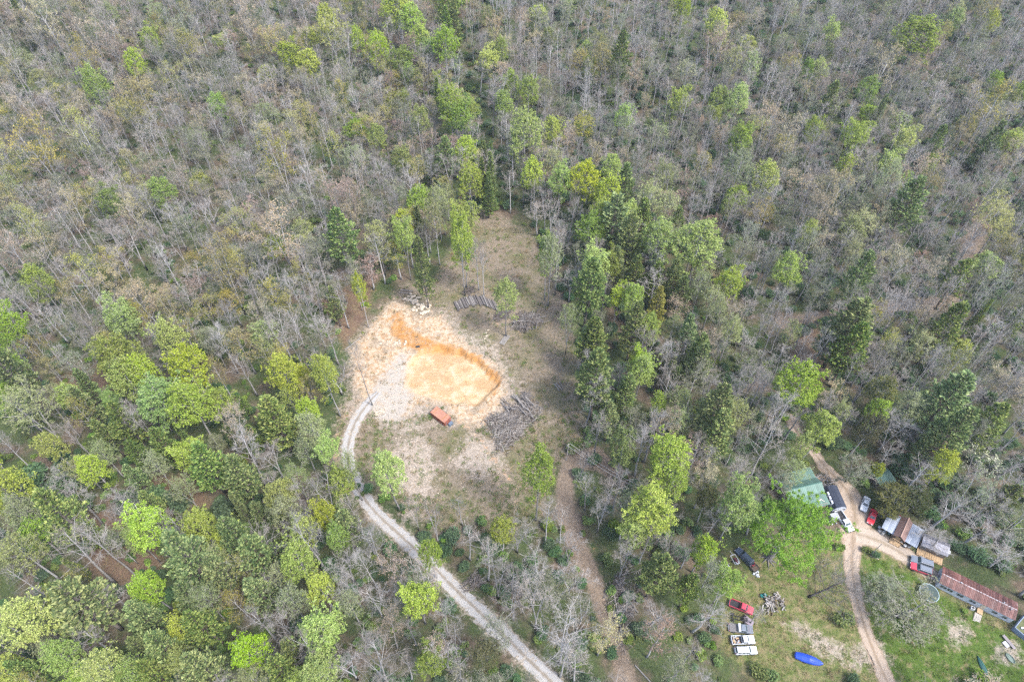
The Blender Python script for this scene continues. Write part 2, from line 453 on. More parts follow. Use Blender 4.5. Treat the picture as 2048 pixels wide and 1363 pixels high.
    padc = mixc(nt, ramp(nt, streak, [(0.5, (0, 0, 0)), (0.64, (0.55, 0.55, 0.55))]), padc, (0.33, 0.215, 0.115))
    clayc = mixc(nt, soft(nt, pd, n4, 0.8, 2.5), clayc, padc)
    rub = ramp(nt, n3, [(0.3, (0.16, 0.125, 0.085)), (0.7, (0.30, 0.25, 0.19))])
    clayc = mixc(nt, mth(nt, 'MULTIPLY', ramp(nt, n6, [(0.5, (0, 0, 0)), (0.62, (0.75, 0.75, 0.75))]), notpad), clayc, rub)
    c = mixc(nt, soft(nt, cy_, mth(nt, 'MULTIPLY_ADD', n3, 0.3, mth(nt, 'MULTIPLY', n2, 0.7)), 1.8, 2.6), c, clayc)
    deep = ramp(nt, n3, [(0.25, (0.27, 0.105, 0.024)), (0.75, (0.43, 0.22, 0.065))])
    c = mixc(nt, mth(nt, 'MULTIPLY', soft(nt, ora, mth(nt, 'MULTIPLY_ADD', n3, 0.4, mth(nt, 'MULTIPLY', n2, 0.6)), 2.6, 2.0), 0.9), c, deep)
    dirtc = ramp(nt, n3, [(0.25, (0.23, 0.165, 0.115)), (0.55, (0.30, 0.23, 0.17)), (0.85, (0.38, 0.305, 0.24))])
    c = mixc(nt, soft(nt, di, n4, 1.2, 2.5), c, dirtc)
    grvl = ramp(nt, n5, [(0.25, (0.25, 0.21, 0.165)), (0.75, (0.42, 0.385, 0.335))])
    grvl = mixc(nt, ramp(nt, n2, [(0.54, (0, 0, 0)), (0.68, (0.7, 0.7, 0.7))]), grvl, (0.34, 0.23, 0.13))
    c = mixc(nt, soft(nt, gr, n4, 1.2, 2.5), c, grvl)
    nt.links.new(c, b.inputs["Base Color"])
    bp = nd(nt, "ShaderNodeBump")
    bp.inputs["Strength"].default_value = 0.9; bp.inputs["Distance"].default_value = 0.25
    nt.links.new(mth(nt, 'ADD', n3, n5), bp.inputs["Height"])
    nt.links.new(bp.outputs[0], b.inputs["Normal"])
    me.materials.append(m)
    return g
make_ground()

def strip(name, line, label, material, seed, lift=0.035, step=0.9):
    """a road laid on the ground as a thin ragged sheet"""
    rg = np.random.RandomState(seed)
    pts = []
    for (x0, y0, w0), (x1, y1, w1) in zip(line[:-1], line[1:]):
        n = max(2, int(math.hypot(x1 - x0, y1 - y0) / step))
        for k in range(n):
            t = k / n
            pts.append((x0 + t * (x1 - x0), y0 + t * (y1 - y0), w0 + t * (w1 - w0)))
    pts.append(line[-1])
    p = np.array(pts)
    for _ in range(14):
        p[1:-1] = 0.25 * p[:-2] + 0.5 * p[1:-1] + 0.25 * p[2:]
    d = np.gradient(p[:, :2], axis=0); d /= np.linalg.norm(d, axis=1)[:, None]
    nr = np.stack([-d[:, 1], d[:, 0]], 1)
    K = 9
    vs, uv = [], []
    for i in range(len(p)):
        for k in range(K):
            s = -1 + 2 * k / (K - 1)
            jit = rg.normal(0, 0.24) + 0.25 * math.sin(i * 0.21 + k) if k in (0, K - 1) else 0
            q = p[i, :2] + nr[i] * (s * p[i, 2] + jit)
            edge = lift if abs(s) < 0.95 else 0.006
            vs.append((q[0], q[1], float(H(q[0], q[1])) + edge + 0.035 * (abs(s) < 0.2)))
            uv.append((s, i * step))
    fs = [(i * K + k, (i + 1) * K + k, (i + 1) * K + k + 1, i * K + k + 1) for i in range(len(p) - 1) for k in range(K - 1)]
    m = MB(); m.add(vs, fs)
    me = m.mesh(name, material, True)
    at = me.attributes.new("across", 'FLOAT', 'POINT')
    at.data.foreach_set("value", [a for a, _ in uv])
    fix_normals(me)
    return tag(link(name, me), label, kind="structure")
def road_mat(name, lo, hi, rut, mid):
    m, nt, b = mat(name, 0.95, 0.05)
    pos = nd(nt, "ShaderNodeNewGeometry").outputs["Position"]
    a = nd(nt, "ShaderNodeAttribute", attribute_name="across").outputs["Fac"]
    ab = mth(nt, 'ABSOLUTE', a)
    n3 = noise(nt, pos, 5.0, 5, 0.75); n4 = noise(nt, pos, 0.7, 5, 0.65)
    c = ramp(nt, n3, [(0.28, lo), (0.72, hi)])
    w = mth(nt, 'MULTIPLY_ADD', n4, 0.7, -0.35)
    r = ramp(nt, mth(nt, 'ADD', ab, w), [(0.05, (0.8, 0.8, 0.8)), (0.28, (0, 0, 0)), (0.78, (0, 0, 0)), (1.0, (0.9, 0.9, 0.9))])
    c = mixc(nt, r, c, mixc(nt, n4, mid, rut))
    nt.links.new(c, b.inputs["Base Color"])
    bp = nd(nt, "ShaderNodeBump"); bp.inputs["Strength"].default_value = 0.8; bp.inputs["Distance"].default_value = 0.12
    nt.links.new(n3, bp.inputs["Height"]); nt.links.new(bp.outputs[0], b.inputs["Normal"])
    return m
strip("gravel_drive", DRIVE, "pale grey gravel drive curving up to the orange clay pad", road_mat("road_gravel", (0.22, 0.208, 0.192), (0.37, 0.36, 0.343), (0.19, 0.14, 0.09), (0.155, 0.14, 0.11)), 3)
strip("dirt_driveway", DIRT, "brown dirt driveway running through the yard to the sheds", road_mat("road_dirt", (0.25, 0.19, 0.14), (0.37, 0.305, 0.24), (0.17, 0.125, 0.08), (0.22, 0.165, 0.115)), 5)
strip("dirt_lane", DIRT2, "sandy dirt lane branching off past the metal carport", road_mat("road_lane", (0.26, 0.21, 0.16), (0.38, 0.325, 0.265), (0.18, 0.14, 0.095), (0.23, 0.185, 0.13)), 6, lift=0.05)
# ------------------------------------------------------------------ trees: builders
BARK = bark_mat("grey_bark", (0.14, 0.13, 0.125), (0.42, 0.405, 0.39))
TWIG = bark_mat("twig_bark", (0.142, 0.126, 0.112), (0.325, 0.295, 0.265))
PBARK = bark_mat("pine_bark", (0.07, 0.055, 0.045), (0.2, 0.165, 0.14))
DBARK = bark_mat("dark_bark", (0.05, 0.043, 0.041), (0.14, 0.125, 0.12))
LEAF = {
    'L': leaf_mat("lime_leaves", [(0.13, 0.19, 0.022), (0.21, 0.285, 0.034), (0.29, 0.365, 0.055), (0.37, 0.43, 0.10)]),
    'G': leaf_mat("green_leaves", [(0.085, 0.14, 0.02), (0.15, 0.22, 0.034), (0.21, 0.285, 0.05), (0.28, 0.34, 0.08)]),
    'P': leaf_mat("pale_leaves", [(0.15, 0.175, 0.065), (0.225, 0.255, 0.10), (0.30, 0.33, 0.15)]),
    'O': leaf_mat("olive_leaves", [(0.045, 0.06, 0.02), (0.085, 0.095, 0.03), (0.13, 0.13, 0.045)]),
    'Y': leaf_mat("yellow_leaves", [(0.17, 0.17, 0.03), (0.27, 0.25, 0.05), (0.34, 0.31, 0.09)]),
    'T': leaf_mat("tan_buds", [(0.2, 0.165, 0.085), (0.29, 0.24, 0.13), (0.38, 0.32, 0.2)]),
    'R': leaf_mat("russet_buds", [(0.2, 0.14, 0.095), (0.28, 0.2, 0.14), (0.35, 0.265, 0.195)]),
    'S': leaf_mat("grey_green_leaves", [(0.09, 0.10, 0.055), (0.15, 0.165, 0.09), (0.21, 0.225, 0.135)]),
    'B': leaf_mat("cream_blossom", [(0.10, 0.13, 0.05), (0.2, 0.2, 0.1), (0.5, 0.48, 0.33)]),
}
NEEDLE = leaf_mat("pine_needles", [(0.05, 0.088, 0.028), (0.10, 0.155, 0.042), (0.165, 0.225, 0.06), (0.285, 0.325, 0.10)], 0.22, 0.035, 0.2)
NEEDLE_Y = leaf_mat("yellowed_needles", [(0.13, 0.14, 0.02), (0.2, 0.19, 0.03), (0.27, 0.24, 0.05)], 0.12, 0.02, 0.1)
LAUREL = leaf_mat("evergreen_leaves", [(0.038, 0.075, 0.034), (0.065, 0.118, 0.05), (0.10, 0.16, 0.068)], 0.15, 0.03, 0.22)
WEED = leaf_mat("weed_leaves", [(0.07, 0.125, 0.024), (0.12, 0.18, 0.038), (0.18, 0.23, 0.06)], 0.2, 0.05, 0.3)

def rv(rg):
    v = rg.normal(size=3)
    return v / (np.linalg.norm(v) + 1e-9)
def twig(mb, a, b, w, rg, mi=0):
    a = np.asarray(a); b = np.asarray(b)
    d = b - a
    s = np.cross(d, rv(rg)); s = s / (np.linalg.norm(s) + 1e-9) * w * 0.5
    mb.add([a - s, a + s, b + s * 0.35, b - s * 0.35], [(0, 1, 2, 3)], mi)
def leaf(mb, c, s, rg, mi=0, up=0.5):
    n = rv(rg); n[2] = abs(n[2]) + up; n /= np.linalg.norm(n)
    a = np.cross(n, rv(rg)); a /= np.linalg.norm(a) + 1e-9
    b = np.cross(n, a)
    l, w = s * 0.62, s * 0.4
    mb.add([c - a * l, c + b * w - a * l * 0.1, c + a * l, c - b * w - a * l * 0.1], [(0, 1, 2, 3)], mi)

def broadleaf(seed, h=24.0, cw=9.0, base=0.42, limbs=13, leaves=0, lsize=0.34, buds=0, fork=False, twigs=1.0, spread=1.0, stout=1.0):
    """-> (trunk MB with trunk and limbs, crown MB with branches, twigs (slot 0) and leaves (slot 1))"""
    rg = np.random.RandomState(seed)
    T, C = MB(), MB()
    r0 = 0.011 * h * stout
    axes = []
    nst = 2 if fork else 1
    for st in range(nst):
        pts, rad = [], []
        lean = rg.normal(0, 0.03, 2) + (np.array([0.13, 0.05]) * (1 if st else -1) if fork else 0)
        off = np.array([0.0, 0.0])
        n = 8
        for i in range(n + 1):
            t = i / n
            if i and t > (0.25 if fork else 0):
                off = off + lean * h / n + rg.normal(0, 0.10, 2)
            pts.append(np.array([off[0], off[1], t * h * 0.93]))
            rad.append(r0 * (1 - 0.86 * t) * (1.35 if i == 0 else 1) * (0.8 if fork else 1))
        T.tube(pts, rad, 6)
        axes.append(pts)
    tips = []
    ga = rg.uniform(0, 6.28)
    for i in range(limbs):
        u = (i + rg.uniform(0.1, 0.9)) / limbs
        t = base + (0.97 - base) * u
        ax = axes[i % nst]
        k = t * 8; j = min(int(k), 7)
        p = ax[j] * (1 - (k - j)) + ax[j + 1] * (k - j)
        ga += 2.4 + rg.normal(0, 0.3)
        # crown outline: widest at the middle
        prof = (0.55 + 0.45 * math.sin(math.pi * min(1, 0.25 + 0.7 * u))) * (1 - 0.55 * max(0, u - 0.55) / 0.45)
        L = cw * 0.5 * prof * rg.uniform(0.8, 1.15)
        el = R(rg.uniform(18, 42) + 30 * u) / spread
        d = np.array([math.cos(ga) * math.cos(el), math.sin(ga) * math.cos(el), math.sin(el)])
        q, pts, rad = p.copy(), [p.copy()], [r0 * 0.29 * (1 - 0.5 * u)]
        ns = 4
        Lr = L / max(0.45, math.cos(el))
        for s in range(ns):
            d = d + rg.normal(0, 0.13, 3) + np.array([0, 0, 0.07]); d /= np.linalg.norm(d)
            q = q + d * Lr / ns
            pts.append(q.copy()); rad.append(rad[0] * (1 - 0.8 * (s + 1) / ns))
        T.tube(pts, rad, 4, cap=False)
        nb = int(rg.randint(5, 8))
        for b in range(nb):
            f = 0.22 + 0.78 * (b + rg.uniform(0, 0.8)) / nb
            k = min(f, 0.999) * ns; j = int(k)
            bp = pts[j] * (1 - k + j) + pts[j + 1] * (k - j)
            dd = pts[j + 1] - pts[j]; dd /= np.linalg.norm(dd)
            side = np.cross(dd, rv(rg)); side /= np.linalg.norm(side) + 1e-9
            bd = dd * 0.65 + side * 0.85 + np.array([0, 0, 0.25]); bd /= np.linalg.norm(bd)
            bl = Lr * rg.uniform(0.28, 0.5) * (1.15 - 0.5 * f)
            m1 = bp + bd * bl * 0.5 + rg.normal(0, 0.06 * bl, 3)
            m2 = m1 + (bd + np.array([0, 0, 0.18])) * bl * 0.5 + rg.normal(0, 0.08 * bl, 3)
            br = max(0.028, rad[0] * 0.38)
            C.tube([bp, m1, m2], [br, br * 0.7, br * 0.4], 3, cap=False)
            tips += [m1, m2]
            for w in range(int(rg.randint(6, 10) * twigs)):
                g = rg.uniform(0.15, 1.0)
                tp = bp + (m1 - bp) * g * 2 if g < 0.5 else m1 + (m2 - m1) * (g - 0.5) * 2
                td = bd * 0.6 + rv(rg) * 0.8 + np.array([0, 0, 0.35]); td /= np.linalg.norm(td)
                tl = rg.uniform(0.5, 1.25) * (cw / 9.0)
                e = tp + td * tl
                twig(C, tp, e, 0.042, rg)
                for z in range(2):
                    gg = rg.uniform(0.3, 0.9)
                    td2 = td * 0.5 + rv(rg); td2 /= np.linalg.norm(td2)
                    twig(C, tp + td * tl * gg, tp + td * tl * gg + td2 * tl * 0.55, 0.028, rg)
                tips.append(e)
    tips = np.array(tips)
    for _ in range(buds):
        c = tips[rg.randint(len(tips))] + rg.normal(0, 0.22, 3)
        leaf(C, c, rg.uniform(0.14, 0.3), rg, 1, 0.4)
    if leaves:
        per = 5
        for _ in range(leaves // per):
            c = tips[rg.randint(len(tips))]
            if rg.uniform() < 0.38:      # the outer dome of the crown, lumpy, with gaps
                dv = rv(rg); dv[2] = abs(dv[2]) * 1.1 - 0.28; dv /= np.linalg.norm(dv)
                az = math.atan2(dv[1], dv[0])
                lump = 0.86 + 0.10 * math.sin(3 * az + seed) + 0.09 * math.sin(5 * az + 4 * dv[2] + seed * .7) + 0.07 * math.sin(9 * dv[2] * 1.3 + 2 * az)
                if math.sin(7 * az + seed) * math.sin(6 * dv[2] + seed * 1.3) > 0.55:
                    continue
                c = np.array([0, 0, (base * 0.45 + 0.55 * 0.9) * h]) + dv * np.array([cw * 0.52, cw * 0.52, h * (1 - base) * 0.48]) * lump * rg.uniform(0.88, 1.02)
            rr = rg.uniform(0.2, 0.6) * min(1.3, cw / 9.0)
            for k in range(per):
                leaf(C, c + rv(rg) * rr * rg.uniform(0.2, 1), lsize * rg.uniform(0.65, 1.3), rg, 1, 0.55)
    return T, C

def pine(seed, h=26.0, cw=9.0, base=0.25, fine=1.0, taper=1.0):
    rg = np.random.RandomState(seed)
    T, C = MB(), MB()
    r0 = 0.012 * h
    sw = rg.normal(0, 0.12, (9, 2)).cumsum(0)
    pts = [np.array([sw[i][0] * (i > 0), sw[i][1] * (i > 0), h * 0.98 * i / 8]) for i in range(9)]
    T.tube(pts, [r0 * (1 - 0.93 * i / 8) * (1.3 if i == 0 else 1) for i in range(9)], 6)
    z = base * h
    while z < h * 0.985:
        u = (z / h - base) / (1 - base)
        prof = min(1.0, 0.62 + u * 2.0) * (1 - u) ** (0.72 * taper) if u > 0.15 else (0.55 + 0.45 * u / 0.15) * (1 - u) ** 0.72
        nb = int(rg.randint(4, 7))
        a0 = rg.uniform(0, 6.28)
        k = z / (h * 0.98) * 8; j = min(int(k), 7)
        p0 = pts[j] * (1 - k + j) + pts[j + 1] * (k - j)
        for b in range(nb):
            L = cw * 0.53 * prof * rg.uniform(0.62, 1.18) + 0.25
            az = a0 + 6.283 * b / nb + rg.normal(0, 0.22)
            el = R(rg.uniform(2, 16) + 34 * u)
            d = np.array([math.cos(az) * math.cos(el), math.sin(az) * math.cos(el), math.sin(el)])
            mid = p0 + d * L * 0.55
            end = mid + (d + np.array([0, 0, 0.22])) * L * 0.47
            T.tube([p0, mid, end], [r0 * 0.28 * (1 - 0.7 * u), r0 * 0.16 * (1 - 0.7 * u) + 0.012, 0.012], 3, cap=False)
            side = np.array([-math.sin(az), math.cos(az), 0])
            nt = max(2, int((L * 2.6 + 1) * fine))
            for t in range(nt):
                f = 0.28 + 0.74 * (t + rg.uniform(0, 0.7)) / nt
                q = (p0 + (mid - p0) * f / 0.55) if f < 0.55 else (mid + (end - mid) * min(1, (f - 0.55) / 0.45))
                lat = (1.03 - f) * L * 0.42 + 0.12
                s = (-1 if t % 2 else 1) * rg.uniform(0.25, 1.0)
                if t >= nt - 1:
                    s = 0
                c = q + side * lat * s + d * abs(s) * lat * 0.6 + np.array([0, 0, rg.uniform(0.0, 0.18)])
                bd = d * 0.75 + side * s * 0.75 + np.array([0, 0, 0.35]); bd /= np.linalg.norm(bd)
                # a feathery spray of needle blades
                for w in range(5):
                    nd_ = bd + rv(rg) * 0.62; nd_ /= np.linalg.norm(nd_)
                    ln = rg.uniform(0.55, 1.05) * (0.75 + 0.03 * cw)
                    sd = np.cross(nd_, np.array([0, 0, 1.0]) + rv(rg) * 0.55); sd /= np.linalg.norm(sd) + 1e-9
                    wd = ln * 0.2
                    a = c - nd_ * ln * 0.2
                    C.add([a, a + nd_ * ln * 0.5 + sd * wd, a + nd_ * ln, a + nd_ * ln * 0.5 - sd * wd], [(0, 1, 2, 3)])
        z += h * rg.uniform(0.036, 0.052) * (1 - 0.25 * u)
    return T, C

def dome(seed, w=5.0, h=4.0, n=900, ls=0.42, lumps=7):
    """an evergreen shrub: stems and leaf sprays over several lobes"""
    rg = np.random.RandomState(seed)
    S, C = MB(), MB()
    cs = []
    for i in range(lumps):
        a = rg.uniform(0, 6.28); r = w * 0.27 * math.sqrt(rg.uniform(0, 1))
        cs.append((np.array([r * math.cos(a), r * math.sin(a), h * rg.uniform(0.35, 0.66)]), w * rg.uniform(0.2, 0.31), h * rg.uniform(0.22, 0.36)))
    for c, rw, rh in cs:
        S.tube([np.array([0.05, 0, 0]) * rg.normal(), c * 0.55, c], [0.07, 0.05, 0.02], 4, cap=False)
    for _ in range(n):
        c, rw, rh = cs[rg.randint(lumps)]
        d = rv(rg); d[2] = d[2] * 0.9 + 0.15
        k = rg.uniform(0.62, 1.04)
        p = c + d * np.array([rw, rw, rh]) * k
        p[2] = max(p[2], 0.15)
        leaf(C, p, ls * rg.uniform(0.6, 1.3), rg, 0, 0.6)
    return S, C

# prototypes: trunk mesh, crown mesh, native height, native crown width
PROTO = {}
def reg(kind, T, C, tm, cms, h, cw):
    PROTO.setdefault(kind, []).append((T.mesh("trunk", tm, True), C.mesh("crown", cms), h, cw))
for i in range(6):
    T, C = broadleaf(100 + i, 23, 8.5, 0.42 + 0.05 * (i % 3), 13 + i % 3, fork=(i % 3 == 2), spread=1.0 + 0.12 * (i % 2), twigs=1.0, stout=1.2)
    reg('N', T, C, BARK, [TWIG], 23, 8.5)
for key, sd in (('T', 200), ('R', 220), ('Yb', 240), ('Sb', 260)):
    for i in range(2):
        T, C = broadleaf(sd + i, 23, 9, 0.38, 13, buds=2300, twigs=0.8, stout=1.1, fork=(i == 1))
        reg(key if len(key) == 1 else key, T, C, BARK, [TWIG, LEAF[key[0]]], 23, 9)
for key, sd, nl, ls in (('L', 300, 11500, 0.25), ('G', 330, 12500, 0.255), ('P', 360, 7500, 0.21), ('Y', 380, 6000, 0.22), ('S', 400, 5200, 0.2), ('O', 420, 10500, 0.25), ('B', 440, 1300, 0.24)):
    for i in range(4 if key == 'L' else 2):
        T, C = broadleaf(sd + i, 27, 9, 0.4 if key != 'S' else 0.22, 19, leaves=nl, lsize=ls, twigs=0.55, fork=(i == 1), spread=1.0 + 0.1 * i)
        reg(key, T, C, BARK, [TWIG, LEAF[key]], 27, 9)
T, C = broadleaf(345, 26, 19, 0.3, 22, leaves=52000, lsize=0.23, twigs=0.5, spread=1.1, stout=1.3)
reg('Gb', T, C, BARK, [TWIG, leaf_mat('bright_green_leaves', [(0.075, 0.15, 0.02), (0.13, 0.235, 0.034), (0.19, 0.315, 0.055), (0.26, 0.38, 0.09)], hv=0.0, vv=0.0)], 26, 19)
for i in range(5):
    T, C = pine(500 + i, 26, 9.5, 0.22 + 0.03 * i, 1.15)
    reg('W', T, C, PBARK, [NEEDLE], 26, 9.5)
T, C = pine(520, 26, 8.5, 0.2, 1.1); reg('Wy', T, C, PBARK, [NEEDLE_Y], 26, 8.5)
for i in range(2):
    T, C = pine(530 + i, 22, 5.0, 0.12, 1.3, 1.2); reg('F', T, C, PBARK, [NEEDLE], 22, 5.0)
for i in range(3):
    S, C = dome(600 + i, 6.0, 5.0, 1300, 0.42, 8); reg('D', S, C, PBARK, [LAUREL], 5.0, 6.0)
for i in range(3):
    S, C = dome(620 + i, 2.6, 1.9, 380, 0.34, 5); reg('K', S, C, PBARK, [WEED], 1.9, 2.6)

# ------------------------------------------------------------------ trees: where they stand
ORD = ["no", "one", "two", "three", "four", "five", "six", "seven", "eight", "nine", "ten", "eleven", "twelve", "thirteen", "fourteen", "fifteen", "sixteen", "seventeen", "eighteen", "nineteen", "twenty"]
LOOK = {'N': "bare grey tree", 'T': "tan budding tree", 'R': "russet budding tree", 'Yb': "faintly yellow budding tree", 'Sb': "faintly green budding tree", 'L': "lime green leafy tree", 'G': "fresh green leafy tree", 'Gb': "fresh green leafy tree", 'P': "pale green half leafed tree", 'Y': "yellow flowering tree", 'S': "grey green feathery tree", 'O': "olive green leafy tree", 'B': "tree dotted with cream blossom", 'W': "dark green pine", 'Wy': "yellowed pine", 'F': "narrow dark evergreen", 'D': "dark rounded evergreen shrub", 'K': "small bright green bush"}
KINDNAME = {'N': "bare_tree", 'T': "budding_tree", 'R': "budding_tree", 'Yb': "budding_tree", 'Sb': "budding_tree", 'L': "leafy_tree", 'G': "leafy_tree", 'Gb': "leafy_tree", 'P': "leafy_tree", 'Y': "leafy_tree", 'S': "leafy_tree", 'O': "leafy_tree", 'B': "blossom_tree", 'W': "pine_tree", 'Wy': "pine_tree", 'F': "pine_tree", 'D': "evergreen_shrub", 'K': "bush"}
GROUP = {"bare_tree": "bare trees of the woods", "budding_tree": "budding trees of the woods", "leafy_tree": "leafy trees of the woods", "blossom_tree": "blossoming trees of the woods", "pine_tree": "pines of the woods", "evergreen_shrub": "evergreen shrubs under the trees", "bush": "bushes by the clearing and yard"}
_labels = set()
def where(px, py):
    a = int(np.clip(round(px / 2048 * 20), 0, 20)); b = int(np.clip(round(py / 1363 * 20), 0, 20))
    ca = "at the left edge" if a == 0 else "at the right edge" if a == 20 else "halfway across" if a == 10 else ORD[a] + " twentieths across"
    cb = "along the top edge" if b == 0 else "along the bottom edge" if b == 20 else "halfway down" if b == 10 else ORD[b] + " twentieths down"
    return ca + ", " + cb
def tree_label(kind, px, py, wpx):
    base = LOOK[kind]
    size = "broad " if wpx > 75 else "slim " if wpx < 32 else ""
    for pre in (size, "larger " if wpx > 50 else "smaller ", "taller ", "lower ", "fuller ", "thinner ", "denser ", "paler ", "darker ", "upright ", "leaning ", "ragged "):
        l = pre + base + " " + where(px, py)
        if l not in _labels:
            break
    _labels.add(l)
    return l
TREES = []     # base x, base y, kind, height, crown width, label, proto index
SIZES = {'D': (0.5, 0.9), 'K': (0.5, 0.75)}
rt = random.Random(11)
def auto_h(kind, w):
    if kind in 'DK':
        return w * (0.85 if kind == 'D' else 0.75)
    if kind in ('W', 'Wy'):
        return min(30, max(9, 7 + 1.75 * w))
    if kind == 'F':
        return min(26, 8 + 2.6 * w)
    return min(31, max(9, 11 + 1.45 * w))
def put(kind, px, py, wpx, h=None, label=None):
    """a tree whose crown is centred on the ray through the photograph's pixel"""
    x, y = P(px, py); d = proj(x, y, Hf(x, y))[2]
    w = wpx * d / FPX * (1.04 if py > 500 else 1.18)
    hh = h or auto_h(kind, w) * rt.uniform(0.93, 1.07)
    for _ in range(3):
        zc = hh * (0.56 if kind in ('W', 'Wy', 'F') else 0.5 if kind in 'DK' else 0.68)
        x, y = P(px, py, zc)
        d = proj(x, y, Hf(x, y) + zc)[2]
        w = wpx * d / FPX * (1.04 if py > 500 else 1.18)
    TREES.append((x, y, kind, hh, w, label or tree_label(kind, px, py, wpx)))
def stand(kind, bx, by, tx, ty, wpx, label=None):
    """a tree given by the foot and the top of it"""
    x, y = P(bx, by); z = Hf(x, y)
    lo, hi = 1.0, 60.0
    for _ in range(30):
        m = (lo + hi) / 2
        if proj(x, y, z + m)[1] > ty:
            lo = m
        else:
            hi = m
    d = proj(x, y, z + lo * 0.7)[2]
    TREES.append((x, y, kind, min(lo, 44), wpx * d / FPX * 1.06, label or tree_label(kind, tx, ty, wpx)))

